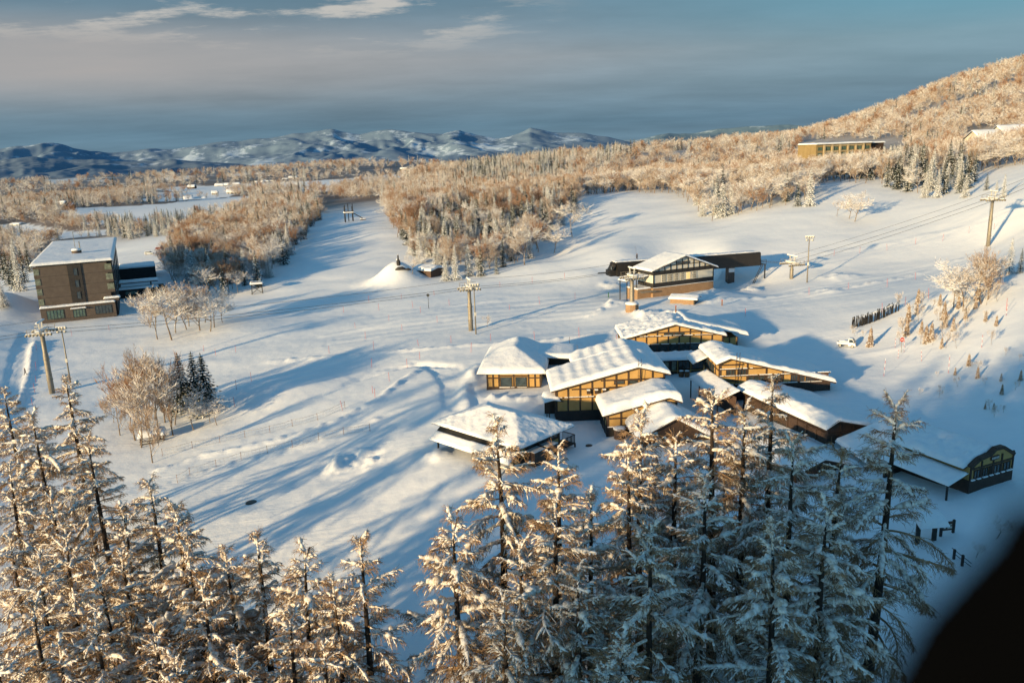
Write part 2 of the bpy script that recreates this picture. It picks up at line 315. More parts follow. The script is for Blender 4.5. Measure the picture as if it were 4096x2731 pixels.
# ---------------------------------------------------------------- mesh helpers
class MB:
    def __init__(s): s.v = []; s.f = []; s.mi = []; s.n = 0; s.sm = []
    def add(s, v, f, mi=0, smooth=False):
        v = np.asarray(v, float).reshape(-1, 3); s.v.append(v)
        for q in f: s.f.append(tuple(i+s.n for i in q)); s.mi.append(mi); s.sm.append(smooth)
        s.n += len(v); return s
    def box(s, c, d, rz=0, mi=0, rot=None):
        x, y, z = [k/2 for k in d]
        v = np.array([[-x,-y,-z],[x,-y,-z],[x,y,-z],[-x,y,-z],[-x,-y,z],[x,-y,z],[x,y,z],[-x,y,z]])
        if rz: c_, s_ = math.cos(rz), math.sin(rz); v = v @ np.array([[c_, s_, 0], [-s_, c_, 0], [0, 0, 1]])
        if rot is not None: v = v @ np.array(rot).T
        return s.add(v+np.array(c), [(0,3,2,1),(4,5,6,7),(0,1,5,4),(1,2,6,5),(2,3,7,6),(3,0,4,7)], mi)
    def b2(s, x0, x1, y0, y1, z0, z1, mi=0): return s.box(((x0+x1)/2, (y0+y1)/2, (z0+z1)/2), (abs(x1-x0), abs(y1-y0), abs(z1-z0)), mi=mi)
    def bar(s, a, b, w, h=None, mi=0):
        a = np.array(a, float); b = np.array(b, float); h = h or w; d = b-a; L = np.linalg.norm(d); d = d/L
        up = np.array([0, 0, 1.]) if abs(d[2]) < .95 else np.array([0, 1., 0]); sx = np.cross(d, up); sx /= np.linalg.norm(sx); uz = np.cross(sx, d)
        R = np.array([d, -sx, uz]).T
        return s.box((a+b)/2, (L, w, h), rot=R, mi=mi)
    def tube(s, pts, r, n=8, mi=0, cap=True, smooth=True):
        pts = np.asarray(pts, float); m = len(pts); r = np.broadcast_to(r, (m,)); V = []; ref = None
        for i in range(m):
            d = pts[min(i+1, m-1)]-pts[max(i-1, 0)]; d = d/(np.linalg.norm(d)+1e-9)
            if ref is None: ref = np.array([1., 0, 0]) if abs(d[0]) < .8 else np.array([0, 1., 0])
            a = ref-d*np.dot(ref, d); a /= np.linalg.norm(a)+1e-9; ref = a; b = np.cross(d, a)
            for k in range(n): t = 2*math.pi*k/n; V.append(pts[i]+r[i]*(a*math.cos(t)+b*math.sin(t)))
        Fc = [(i*n+k, i*n+(k+1) % n, (i+1)*n+(k+1) % n, (i+1)*n+k) for i in range(m-1) for k in range(n)]
        if cap: Fc += [tuple(range(n-1, -1, -1)), tuple((m-1)*n+k for k in range(n))]
        return s.add(V, Fc, mi, smooth)
    def poly(s, pts, mi=0): return s.add(pts, [tuple(range(len(pts)))], mi)
    def prism(s, pts, vec, mi=0):
        p = np.asarray(pts, float); k = len(p); q = p+np.array(vec)
        return s.add(np.concatenate([p, q]), [tuple(range(k))[::-1], tuple(range(k, 2*k))]+[(i, (i+1) % k, k+(i+1) % k, k+i) for i in range(k)], mi)
    def build(s, name, mats, parent=None, smooth=None):
        me = bpy.data.meshes.new(name); V = np.concatenate(s.v) if s.v else np.zeros((0, 3))
        me.from_pydata(V.tolist(), [], s.f)
        mats = mats if isinstance(mats, (list, tuple)) else [mats]
        for m_ in mats: me.materials.append(m_)
        if len(mats) > 1: me.polygons.foreach_set('material_index', s.mi)
        me.polygons.foreach_set('use_smooth', [bool(smooth)]*len(s.f) if smooth is not None else s.sm)
        me.update(); o = bpy.data.objects.new(name, me); COL.objects.link(o); o.parent = parent; return o
def tag(o, label=None, cat=None, group=None, kind=None):
    if label: o['label'] = label
    if cat: o['category'] = cat
    if group: o['group'] = group
    if kind: o['kind'] = kind
    return o
def empty(name, loc, rz=0, label=None, cat=None, group=None):
    o = bpy.data.objects.new(name, None); COL.objects.link(o); o.location = loc; o.rotation_euler = (0, 0, rz); o.empty_display_size = .2
    return tag(o, label, cat, group)
def copy_tree(o, parent=None):
    c = o.copy(); COL.objects.link(c); c.parent = parent
    for ch in list(o.children): copy_tree(ch, c)
    return c
def fast_mesh(name, V, Fq, mats, mi=None, smooth=False):
    """V Nx3, Fq list of int arrays (each Mx k)"""
    me = bpy.data.meshes.new(name); me.vertices.add(len(V)); me.vertices.foreach_set('co', np.asarray(V, np.float32).ravel())
    loops = np.concatenate([f.ravel() for f in Fq]); tot = np.concatenate([np.full(len(f), f.shape[1]) for f in Fq])
    st = np.concatenate([[0], np.cumsum(tot)[:-1]])
    me.loops.add(len(loops)); me.loops.foreach_set('vertex_index', loops.astype(np.int32))
    me.polygons.add(len(tot)); me.polygons.foreach_set('loop_start', st.astype(np.int32))
    try: me.polygons.foreach_set('loop_total', tot.astype(np.int32))
    except Exception: pass
    for m_ in mats: me.materials.append(m_)
    if mi is not None: me.polygons.foreach_set('material_index', np.asarray(mi, np.int32))
    me.polygons.foreach_set('use_smooth', np.full(len(tot), smooth))
    me.update(calc_edges=True); me.validate(); return me

# ---------------------------------------------------------------- ground sheet
def in_poly(px, py, poly):
    px = np.asarray(px); py = np.asarray(py); r = np.zeros(px.shape, bool); k = len(poly)
    for i in range(k):
        x1, y1 = poly[i]; x2, y2 = poly[(i+1) % k]
        if y1 == y2: continue
        c = (y1 > py) != (y2 > py); r ^= c & (px < (x2-x1)*(py-y1)/(y2-y1)+x1)
    return r
FIELDS = [[(-50,905),(120,895),(300,925),(430,915),(440,940),(200,960),(-50,945)],
          [(270,832),(560,822),(860,795),(1010,785),(1010,800),(880,822),(700,848),(560,855),(330,842)],
          [(250,838),(560,850),(880,820),(1020,800),(960,850),(700,898),(520,905),(300,890)],
          [(1020,752),(1300,748),(1620,716),(1640,728),(1340,765),(1050,772)],[(600,770),(900,768),(930,780),(620,790)],[(540,800),(700,780),(940,778),(930,790),(640,808)],
          [(600,752),(900,738),(1280,722),(1700,690),(1720,700),(1320,742),(1080,748),(1120,760),(830,770),(640,765)],
          [(1040,748),(1300,738),(1620,706),(1600,716),(1300,748)],
          [(180,718),(330,712),(300,735),(200,735)], [(620,710),(780,702),(740,720),(640,722)],
          [(330,722),(430,718),(420,728)],[(880,700),(960,690),(1060,692),(960,704)]]
def build_ground():
    ys = np.concatenate([np.linspace(-420, 20, 70), np.geomspace(24, 640, 640), np.geomspace(645, 16000, 170)])
    nc = 660; t = np.linspace(-1, 1, nc); t = t*(.75+.25*t*t)
    w = np.where(ys > 0, .80*ys+75, 75.0) + 230*(1-sstep(0, 60, ys))
    X = t[None]*w[:, None]; Y = np.repeat(ys[:, None], nc, 1)
    Z = height(X, Y)
    r = np.hypot(X, Y)
    Z = np.where(r > 3700, Z - (r-3700)*.004, Z)
    fine = sstep(40, 80, r)*(1-sstep(200, 330, r)); Z = Z + fine*.07*fbm(X/1.3, Y/1.1, 40, 2)
    V = np.stack([X, Y, Z], -1).reshape(-1, 3); m = len(ys)
    i = np.arange(m-1)[:, None]*nc + np.arange(nc-1)[None]; i = i.ravel()
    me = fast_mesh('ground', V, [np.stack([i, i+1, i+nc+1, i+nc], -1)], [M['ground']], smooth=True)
    px, py, zc = project(V); fld = np.zeros(len(V), bool)
    for f in FIELDS: fld |= in_poly(px + 25*fbm(V[:, 0]/90, V[:, 1]/90, 51, 3), py + 5*fbm(V[:, 0]/60, V[:, 1]/60, 50, 3), f)
    rr = r.ravel(); az = np.arctan2(V[:, 0], V[:, 1])
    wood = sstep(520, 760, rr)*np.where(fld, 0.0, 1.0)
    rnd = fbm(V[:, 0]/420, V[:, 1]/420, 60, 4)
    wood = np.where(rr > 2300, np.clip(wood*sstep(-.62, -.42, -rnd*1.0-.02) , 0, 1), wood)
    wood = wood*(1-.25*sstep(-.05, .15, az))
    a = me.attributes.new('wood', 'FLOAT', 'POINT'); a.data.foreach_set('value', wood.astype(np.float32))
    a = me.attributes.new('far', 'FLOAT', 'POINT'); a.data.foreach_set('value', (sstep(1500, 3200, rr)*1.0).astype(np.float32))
    o = bpy.data.objects.new('ground', me); COL.objects.link(o); tag(o, kind='structure'); return o
build_ground()
# ---------------------------------------------------------------- distant mountains
def range_mesh(name, prof, r_top, r_foot, r_back, zfoot, m, seed, rough):
    """a mountain range standing at r_top whose crest follows the measured skyline"""
    pxs = np.linspace(prof[0][0], prof[-1][0], 420); py = np.interp(pxs, [p[0] for p in prof], [p[1] for p in prof])
    crest = np.array([at_r(a, b, r_top) for a, b in zip(pxs, py)]); az = np.arctan2(crest[:, 0], crest[:, 1])
    rows = 110; V = []
    for k in range(rows):
        s = k/(rows-1)*1.35                # 0 foot, 1 crest, beyond = back slope
        rr = r_foot+(r_top-r_foot)*s if s <= 1 else r_top+(r_back-r_top)*(s-1)/.35
        x = np.sin(az)*rr; y = np.cos(az)*rr
        e = 1-abs(s-1) if s <= 1 else 1-(s-1)/.35
        prof_h = e**1.25
        L = r_top*.09
        rid = 1-np.abs(fbm(x/L+fbm(x/L/2, y/L/2, seed+5, 2), y/(L*1.8), seed, 5))*2.2
        rid2 = fbm(x/(L*.28), y/(L*.4), seed+9, 4)
        amp = (crest[:, 2]-(CAMZ+zfoot))
        z = CAMZ+zfoot + amp*prof_h*(1-rough*(1-rid)*(1-e**6)) + amp*rough*.32*rid2*(e**.5)*(1-.8*e**8)
        V.append(np.stack([x, y, z], -1))
    V = np.concatenate(V); nc = len(pxs); i = (np.arange(rows-1)[:, None]*nc+np.arange(nc-1)[None]).ravel()
    me = fast_mesh(name, V, [np.stack([i, i+1, i+nc+1, i+nc], -1)], [m], smooth=True)
    o = bpy.data.objects.new(name, me); COL.objects.link(o); tag(o, kind='structure'); return o
def jag(pts, amp, seed, step=22):
    xs = np.arange(pts[0][0], pts[-1][0]+step, step); y = np.interp(xs, [p[0] for p in pts], [p[1] for p in pts])
    return list(zip(xs, y + amp*fbm(xs/140, xs*0, seed, 4)))
hm_far = hills_mat('far_mountain', (.10,.18,.25), (.14,.22,.29), (.30,.40,.48), .0016, .46, .52)  # haze and cloud shade are put into the colours of all three ranges
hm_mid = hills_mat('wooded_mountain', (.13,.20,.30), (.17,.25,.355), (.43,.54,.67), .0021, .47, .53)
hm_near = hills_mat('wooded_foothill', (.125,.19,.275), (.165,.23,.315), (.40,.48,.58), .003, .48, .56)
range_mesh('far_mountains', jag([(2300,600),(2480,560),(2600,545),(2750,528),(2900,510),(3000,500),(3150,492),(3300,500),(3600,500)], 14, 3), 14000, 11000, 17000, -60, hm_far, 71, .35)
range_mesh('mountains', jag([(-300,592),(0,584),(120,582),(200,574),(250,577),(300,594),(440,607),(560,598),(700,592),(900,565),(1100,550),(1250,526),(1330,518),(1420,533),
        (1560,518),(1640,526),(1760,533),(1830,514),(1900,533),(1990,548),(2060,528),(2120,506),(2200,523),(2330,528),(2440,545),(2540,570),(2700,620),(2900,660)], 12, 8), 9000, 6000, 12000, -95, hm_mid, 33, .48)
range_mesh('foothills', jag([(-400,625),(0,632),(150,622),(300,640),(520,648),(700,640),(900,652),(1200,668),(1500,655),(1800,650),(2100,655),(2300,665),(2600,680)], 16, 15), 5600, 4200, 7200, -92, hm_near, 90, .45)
# ---------------------------------------------------------------- world, sun, camera
SUN_EL = math.radians(9)
wd = bpy.data.worlds.new('World'); scene.world = wd; wd.use_nodes = True; nt = wd.node_tree
bg = nt.nodes['Background']
sky = N(nt, 'ShaderNodeTexSky', sky_type='NISHITA', sun_disc=False, sun_elevation=SUN_EL, sun_rotation=math.atan2(-SD[0], -SD[1]) % (2*math.pi))
sky.altitude = 300; sky.dust_density = .6; sky.ozone_density = 2.0
tc = coords(nt, 'Generated'); sp = N(nt, 'ShaderNodeSeparateXYZ'); nt.links.new(tc, sp.inputs[0])
el = sp.outputs['Z']
# stretched cloud deck coordinates: direction projected on a high flat layer
den = math_(nt, 'ADD', math_(nt, 'MAXIMUM', el, 0.0), .10)
cx_ = math_(nt, 'DIVIDE', sp.outputs['X'], den); cy_ = math_(nt, 'DIVIDE', sp.outputs['Y'], den)
cb = N(nt, 'ShaderNodeCombineXYZ'); nt.links.new(cx_, cb.inputs[0]); nt.links.new(cy_, cb.inputs[1])
cmap = N(nt, 'ShaderNodeMapping'); cmap.inputs['Scale'].default_value = (.55, .85, 1); cmap.inputs['Location'].default_value = (2.3, 1.7, 0); nt.links.new(cb.outputs[0], cmap.inputs[0])
c1 = noise(nt, cmap.outputs[0], 1.0, 7, .6); c2 = noise(nt, cmap.outputs[0], 2.6, 7, .65)
deck = ramp(nt, el, [(0.0, (.135,.225,.295)), (.03, (.12,.21,.28)), (.07, (.19,.26,.31)), (.105, (.28,.32,.35)), (.14, (.18,.26,.32)), (.195, (.085,.18,.25)), (.27, (.10,.21,.29)), (.45, (.27,.50,.64)), (1.0, (.33,.58,.76))])
# darker and lighter banks
shade = math_(nt, 'ADD', .60, math_(nt, 'MULTIPLY', c1, .92))
dk = N(nt, 'ShaderNodeVectorMath', operation='SCALE'); nt.links.new(deck, dk.inputs[0]); nt.links.new(shade, dk.inputs['Scale'])
# peach lit streaks in the middle band
band = math_(nt, 'MULTIPLY', math_(nt, 'SMOOTH_MIN', 1, 1), 1)
mr = N(nt, 'ShaderNodeMapRange', interpolation_type='SMOOTHSTEP'); mr.inputs[1].default_value = .50; mr.inputs[2].default_value = .64; nt.links.new(c2, mr.inputs[0])
eb = N(nt, 'ShaderNodeMapRange', interpolation_type='SMOOTHSTEP'); eb.inputs[1].default_value = .10; eb.inputs[2].default_value = .15; nt.links.new(el, eb.inputs[0])
ec = N(nt, 'ShaderNodeMapRange', interpolation_type='SMOOTHSTEP'); ec.inputs[1].default_value = .26; ec.inputs[2].default_value = .19; nt.links.new(el, ec.inputs[0])
xl = N(nt, 'ShaderNodeMapRange', interpolation_type='SMOOTHSTEP'); xl.inputs[1].default_value = .12; xl.inputs[2].default_value = -.12; nt.links.new(sp.outputs['X'], xl.inputs[0])
stre = math_(nt, 'MULTIPLY', math_(nt, 'MULTIPLY', mr.outputs[0], eb.outputs[0]), math_(nt, 'MULTIPLY', ec.outputs[0], xl.outputs[0]))
col = mixc(nt, math_(nt, 'MULTIPLY', stre, .75), dk.outputs[0], (.66,.62,.56))
# warm low band of cloud at the left
wb1 = N(nt, 'ShaderNodeMapRange', interpolation_type='SMOOTHSTEP'); wb1.inputs[1].default_value = .045; wb1.inputs[2].default_value = .10; nt.links.new(el, wb1.inputs[0])
wb2 = N(nt, 'ShaderNodeMapRange', interpolation_type='SMOOTHSTEP'); wb2.inputs[1].default_value = .165; wb2.inputs[2].default_value = .12; nt.links.new(el, wb2.inputs[0])
xl2 = N(nt, 'ShaderNodeMapRange', interpolation_type='SMOOTHSTEP'); xl2.inputs[1].default_value = .15; xl2.inputs[2].default_value = -.45; nt.links.new(sp.outputs['X'], xl2.inputs[0])
wm = math_(nt, 'MULTIPLY', math_(nt, 'MULTIPLY', wb1.outputs[0], wb2.outputs[0]), math_(nt, 'MULTIPLY', xl2.outputs[0], math_(nt, 'ADD', .25, c1)))
col = mixc(nt, wm, col, (.41,.39,.38))
# right side clears toward teal blue
xr = N(nt, 'ShaderNodeMapRange', interpolation_type='SMOOTHSTEP'); xr.inputs[1].default_value = -.05; xr.inputs[2].default_value = .62; nt.links.new(sp.outputs['X'], xr.inputs[0])
er = N(nt, 'ShaderNodeMapRange', interpolation_type='SMOOTHSTEP'); er.inputs[1].default_value = .02; er.inputs[2].default_value = .16; nt.links.new(el, er.inputs[0])
col = mixc(nt, math_(nt, 'MULTIPLY', math_(nt, 'MULTIPLY', xr.outputs[0], er.outputs[0]), .8), col, (.13,.37,.48))
# clear sky from overhead and behind the viewpoint
skb = N(nt, 'ShaderNodeVectorMath', operation='SCALE'); smul = N(nt, 'ShaderNodeVectorMath', operation='MULTIPLY'); nt.links.new(sky.outputs[0], smul.inputs[0]); smul.inputs[1].default_value = (.082, .155, .18); nt.links.new(smul.outputs[0], skb.inputs[0]); skb.inputs['Scale'].default_value = 1.0
up = N(nt, 'ShaderNodeMapRange', interpolation_type='SMOOTHSTEP'); up.inputs[1].default_value = .30; up.inputs[2].default_value = .60; nt.links.new(el, up.inputs[0])
bk = N(nt, 'ShaderNodeMapRange', interpolation_type='SMOOTHSTEP'); bk.inputs[1].default_value = .35; bk.inputs[2].default_value = -.25; nt.links.new(sp.outputs['Y'], bk.inputs[0])
clr = math_(nt, 'MAXIMUM', math_(nt, 'MULTIPLY', up.outputs[0], .75), bk.outputs[0])
nt.links.new(mixc(nt, clr, col, skb.outputs[0]), bg.inputs['Color']); bg.inputs['Strength'].default_value = 1.0
sl = bpy.data.lights.new('sun', 'SUN'); sl.energy = 7.6; sl.angle = math.radians(1.6); sl.color = (1, .71, .36)
so = bpy.data.objects.new('sun', sl); COL.objects.link(so)
dirv = Vector((SD[0]*math.cos(SUN_EL), SD[1]*math.cos(SUN_EL), -math.sin(SUN_EL)))
so.rotation_euler = dirv.to_track_quat('-Z', 'Y').to_euler(); so.location = (-100, -60, 90)
cam = bpy.data.cameras.new('camera'); co = bpy.data.objects.new('camera', cam); COL.objects.link(co)
cam.sensor_width = 36; cam.lens = F/4096*36; cam.clip_start = .05; cam.clip_end = 40000
cam.dof.use_dof = True; cam.dof.focus_distance = 135; cam.dof.aperture_fstop = 1.15
R = Matrix(((RX[0], UY[0], -fw[0]), (RX[1], UY[1], -fw[1]), (RX[2], UY[2], -fw[2])))
co.matrix_world = Matrix.Translation(Vector(CAM)) @ R.to_4x4(); scene.camera = co
scene.view_settings.view_transform = 'Standard'; scene.view_settings.look = 'None'; scene.view_settings.exposure = 0
scene.cycles.max_bounces = 5; scene.cycles.diffuse_bounces = 3; scene.cycles.use_denoising = True
scene.cycles.use_adaptive_sampling = True; scene.cycles.adaptive_threshold = .02
# ---------------------------------------------------------------- buildings
def frame_of(yaw): return np.array([math.cos(yaw), math.sin(yaw), 0]), np.array([-math.sin(yaw), math.cos(yaw), 0])
def gable_fit(pL, zL, yaw, pR, pA, ground):
    dx, dy = frame_of(yaw); L = on_z(*pL, zL); Rr = on_plane(*pR, L, dy); Ap = on_plane(*pA, L, dy)
    W = np.dot(Rr-L, dx); g = CAMZ+ground
    return dict(P=np.array([L[0], L[1], g]), yaw=yaw, W=W, hL=L[2]-g, hR=Rr[2]-g, xr=np.dot(Ap-L, dx), hr=Ap[2]-g)
def grid_lines(a, b, n, breaks=()):
    v = set(np.round(np.linspace(a, b, n), 4).tolist()) | {round(k, 4) for k in breaks if a < k < b}; return np.array(sorted(v))
def roof_slab(fn, x0, x1, y0, y1, parent, m, thick=.2, brx=(), bry=(), name='roof'):
    xs = grid_lines(x0, x1, 9, brx); ys = grid_lines(y0, y1, 9, bry)
    X, Y = np.meshgrid(xs, ys); Z = fn(X, Y); nx, ny = len(xs), len(ys)
    V = np.concatenate([np.stack([X, Y, Z], -1).reshape(-1, 3), np.stack([X, Y, Z-thick], -1).reshape(-1, 3)]); o = nx*ny
    Fc = []
    for j in range(ny-1):
        for i in range(nx-1):
            a = j*nx+i; Fc.append((a, a+1, a+nx+1, a+nx)); Fc.append((o+a, o+a+nx, o+a+nx+1, o+a+1))
    for i in range(nx-1):
        Fc.append((i, o+i, o+i+1, i+1)); a = (ny-1)*nx+i; Fc.append((a, a+1, o+a+1, o+a))
    for j in range(ny-1):
        a = j*nx; Fc.append((a, a+nx, o+a+nx, o+a)); a = j*nx+nx-1; Fc.append((a, o+a, o+a+nx, a+nx))
    return MB().add(V, Fc).build(name, m, parent)
def snow_sheet(fn, x0, x1, y0, y1, parent, thick=.6, seed=0, ripple=0, lump=.12, over=.12, blur=.5, name='snow_cover', clump=0, res=.28):
    x0 -= over; x1 += over; y0 -= over; y1 += over
    nx = min(110, max(10, int((x1-x0)/res))); ny = min(90, max(8, int((y1-y0)/res)))
    tx = np.linspace(0, 1, nx); ty = np.linspace(0, 1, ny)
    ease = lambda t: .5-.5*np.cos(math.pi*t)
    xs = x0+(x1-x0)*(.6*tx+.4*ease(tx)); ys = y0+(y1-y0)*(.6*ty+.4*ease(ty))
    X, Y = np.meshgrid(xs, ys)
    base = fn(X, Y)
    sm = sum(fn(np.clip(X+a, x0, x1), np.clip(Y+b, y0, y1)) for a in (-blur, 0, blur) for b in (-blur, 0, blur))/9
    d = np.minimum(np.minimum(X-x0, x1-X), np.minimum(Y-y0, y1-Y)); w = min(1.1, thick*1.4)
    e = np.clip(d/w, 0, 1); e = (1-(1-e)**2.6)**(1/2.2)
    t = thick*(1+lump*3*fbm(X/3.5+seed, Y/3.5, seed, 3)) 
    if ripple: t = t + ripple*(np.sin(X*2*math.pi/2.1+seed+1.2*fbm(X/6, Y/6, seed+4, 2)))*(.5+.5*sstep(0, 2.5, d))
    if clump: t = t + clump*np.maximum(0, fbm(X/.8, Y/.8, seed+7, 3))
    Z = np.maximum(sm + np.maximum(t, .06)*e, base+.012) + .0
    bot = base - .06
    # the eaves of the snow sag a little below the roof edge
    wob = .12*fbm(X/1.2, Y/1.2, seed+3, 2); Xo = X + np.where((X == x0) | (X == x1), wob, 0); Yo = Y + np.where((Y == y0) | (Y == y1), wob, 0)
    top = np.stack([Xo, Yo, Z], -1).reshape(-1, 3); b = np.stack([X, Y, bot], -1).reshape(-1, 3); o = nx*ny
    i = (np.arange(ny-1)[:, None]*nx+np.arange(nx-1)[None]).ravel()
    q1 = np.stack([i, i+1, i+nx+1, i+nx], -1)
    ring = list(range(nx)) + [j*nx+nx-1 for j in range(1, ny)] + [(ny-1)*nx+k for k in range(nx-2, -1, -1)] + [j*nx for j in range(ny-2, 0, -1)]
    r = np.array(ring); rn = np.roll(r, -1); q2 = np.stack([r, r+o, rn+o, rn], -1)
    me = fast_mesh(name, np.concatenate([top, b]), [q1, q2], [M['snow']], smooth=True)
    ob = bpy.data.objects.new(name, me); COL.objects.link(ob); ob.parent = parent; return ob
def gable_fn(g, x_off=0.0):
    W, hL, hR, xr, hr = g['W'], g['hL'], g['hR'], g['xr'], g['hr']
    def fn(x, y): 
        x = np.asarray(x, float)+0*np.asarray(y)
        return np.where(x < xr, hL+(hr-hL)*x/xr, hr+(hR-hr)*(x-xr)/(W-xr))
    return fn
def facade(parent, fn, x0, x1, y, z0, vs, hs, bw=.24, m='timber', snow_on=(), name='timber_frame', top_gap=.25, sgn=-1):
    """posts at vs, beams at hs = (z, xa, xb); stands proud of the wall at y"""
    mb = MB(); c = y+sgn*.03
    for x in vs: 
        zt = float(fn(np.array([x]), np.array([y]))[0])-top_gap
        if zt > z0+.1: mb.box((x, c, (z0+zt)/2), (bw, .18, zt-z0))
    for z, xa, xb in hs: mb.box(((xa+xb)/2, c+sgn*.02, z), (xb-xa, .18, bw*.85))
    o = mb.build(name, M[m], parent)
    if snow_on:
        sb = MB()
        for z, xa, xb in snow_on:
            k = xa
            while k < xb-.15:
                L = random.uniform(.5, 2.2); L = min(L, xb-k); sb.box((k+L/2, c+sgn*.10, z+bw*.42+.04), (L*.96, .20, random.uniform(.06, .13))); k += L+random.uniform(0, .5)
        sb.build('ledge_snow', M['snow_clump'], parent)
    return o
def window(parent, x0, x1, y, z0, z1, gm='glass', nx=1, nz=1, fm='timber', sgn=-1, depth=.1, fw_=.09):
    fr = MB(); c = y+sgn*depth/2; 
    fr.b2(x0-fw_, x1+fw_, c-depth/2-.02, c+depth/2, z0-fw_, z0); fr.b2(x0-fw_, x1+fw_, c-depth/2-.02, c+depth/2, z1, z1+fw_)
    for k in range(nx+1):
        x = x0+(x1-x0)*k/nx; fr.b2(x-fw_/2, x+fw_/2, c-depth/2-.015, c+depth/2, z0, z1)
    for k in range(1, nz): z = z0+(z1-z0)*k/nz; fr.b2(x0, x1, c-depth/2-.01, c+depth/2, z-.03, z+.03)
    o = fr.build('window', M[fm], parent)
    MB().b2(x0, x1, y+sgn*.04-.01, y+sgn*.04+.01, z0, z1).build('pane', M[gm], o); return o
def gable_building(nm, label, g, Dp, wall='ochre', side_in=.9, front_in=.8, roof_m='roofing', z_base=-1.0, base_h=None, base_m='blackwood', snow=.55, cat='building', **kw):
    root = empty(nm, g['P'], g['yaw'], label, cat); fn = gable_fn(g); W = g['W']
    x0, x1, y0, y1 = side_in, W-side_in, front_in, Dp-.5
    f = lambda x: float(fn(np.array([x]), np.array([0.]))[0])-.2
    pts = [(x0, y0, z_base), (x1, y0, z_base), (x1, y0, f(x1)), (g['xr'], y0, f(g['xr'])), (x0, y0, f(x0))]
    MB().prism(pts, (0, y1-y0, 0)).build('wall', M[wall], root)
    if base_h: MB().b2(x0-.06, x1+.06, y0-.06, y1+.06, z_base, base_h).build('base_boarding', M[base_m], root)
    roof_slab(fn, 0, W, 0, Dp, root, M[roof_m], .22, brx=(g['xr'],))
    bb = MB()          # barge boards along the gable
    for a, b in ((0, g['xr']), (g['xr'], W)):
        bb.bar((a, -.04, f(a)+.08), (b, -.04, f(b)+.08), .08, .34)
    bb.build('bargeboard', M['timber'], root)
    if snow: snow_sheet(fn, 0, W, 0, Dp, root, snow, seed=kw.get('seed', 1), ripple=kw.get('ripple', 0), lump=kw.get('lump', .12), clump=kw.get('clump', 0), blur=kw.get('blur', .6))
    for xs_, sg_ in ((x0, -1), (x1, 1)):
        side = MB(); zt = f(xs_); k = y0+.1
        while k < y1: side.box((xs_+sg_*.04, k, (z_base+zt)/2), (.18, .2, zt-z_base)); k += 2.1
        for zz in kw.get('side_beams', (f(x0)-1.2,)): zz = min(zz, zt-.3); side.b2(xs_-.02+sg_*.06, xs_+.02+sg_*.10, y0, y1, zz-.1, zz+.1)
        side.build('side_frame', M['timber'], root)
    return root, fn, (x0, x1, y0, y1)

# -- middle lodge with the long rippled roof
g = gable_fit((2205,1564), -38.3, .02, (2682,1494), (2554,1466), -43.0); print('mid', {k: np.round(v, 2) for k, v in g.items()})
root, fn, (x0, x1, y0, y1) = gable_building('timber_lodge', 'middle ochre timber-framed lodge under a long roof of rippled snow', g, 11.5, base_h=.9, snow=.75, ripple=.075, seed=3, side_in=.8)
W = g['W']; H0 = g['hL']
vs = [x0+.12]+[x0+(x1-x0)*k/9 for k in range(1, 9)]+[x1-.12]; zz = H0-1.35
facade(root, fn, x0, x1, y0, .9, vs, [(zz-.15, x0, x1), (H0-.1, x0+2.6, x1), (H0+1.2, x0+7.4, x1)], snow_on=[(zz-.15, x0, x1)])
window(root, x0+9.6, x0+11.2, y0, H0+1.35-.9+.1, H0+1.0, nx=1); window(root, x0+11.9, x0+13.4, y0, H0+.55, H0+1.0, nx=1); window(root, x1-3.2, x1-2.3, y0, H0+.5, H0+1.0)
MB().b2(x0+.2, x1-.2, y0-.04, y0-.01, .9, .98).build('wall_ledge', M['timber'], root)
for k in range(3):
    vb = MB().box((x0+5.3+k*1.3, y0-.35, H0-.55), (.5, .5, .6)).build('wall_vent', M['timber'], root); MB().box((x0+5.3+k*1.3, y0-.35, H0-.17), (.52, .52, .14)).build('snow_cap', M['snow'], vb)
MB().b2(x0+8.6, x0+10.8, y0-.2, y0-.1, H0+.05, H0+.12).build('wall_rail', M['timber'], root)
lad = MB()
for s in (-.22, .22): lad.bar((g['xr']+.2+s, y0-.3, .9), (g['xr']+.2+s, -.15, g['hr']+1.3), .05)
for k in range(16): lad.bar((g['xr']-.02, y0-.3+.012*k, 1.2+k*.35), (g['xr']+.42, y0-.3+.012*k, 1.2+k*.35), .04)
lad.build('roof_ladder', M['timber'], root)
g2 = dict(g)
sec = empty('roof_section', (0, 0, 0)); sec.parent = root; sec.name = 'rear_roof'
fnb = lambda x, y: fn(x, y)-.05
xo = 4.6
MB().prism([(xo+.6, 11.0, -1), (W-1.2, 11.0, -1), (W-1.2, 11.0, float(fn(np.array([W-1.2]), 0)[0])-.3), (g['xr'], 11.0, g['hr']-.3), (xo+.6, 11.0, float(fn(np.array([xo+.6]), 0)[0])-.3)], (0, 6.5, 0)).build('rear_wall', M['ochre'], sec)
roof_slab(fnb, xo, W, 11.1, 18, sec, M['roofing'], .2, brx=(g['xr'],), name='rear_roofing'); snow_sheet(fnb, xo, W-.2, 11.3, 18, sec, .7, seed=9, ripple=.1)
# porch at the left corner
pr = empty('entrance_porch', g['P']+np.array([-1.0, .3, 0]), .05, 'small porch with a thick white snow cap at the left corner of the middle lodge', 'porch')
pf = lambda x, y: 2.75+.22*np.minimum(x, 3.0-x)+0*np.asarray(y)
roof_slab(pf, 0, 3.0, 0, 4.2, pr, M['roofing'], .15, brx=(1.5,)); snow_sheet(pf, -.1, 2.4, 0, 4.2, pr, .65, seed=5)
for a in (.25, .65): 
    MB().box((a, .25, 1.0), (.16, .16, 3.4)).build('post', M['timber'], pr)
MB().b2(.2, 2.8, 3.9, 4.05, -1, 2.7).build('rear_panel', M['timber'], pr)

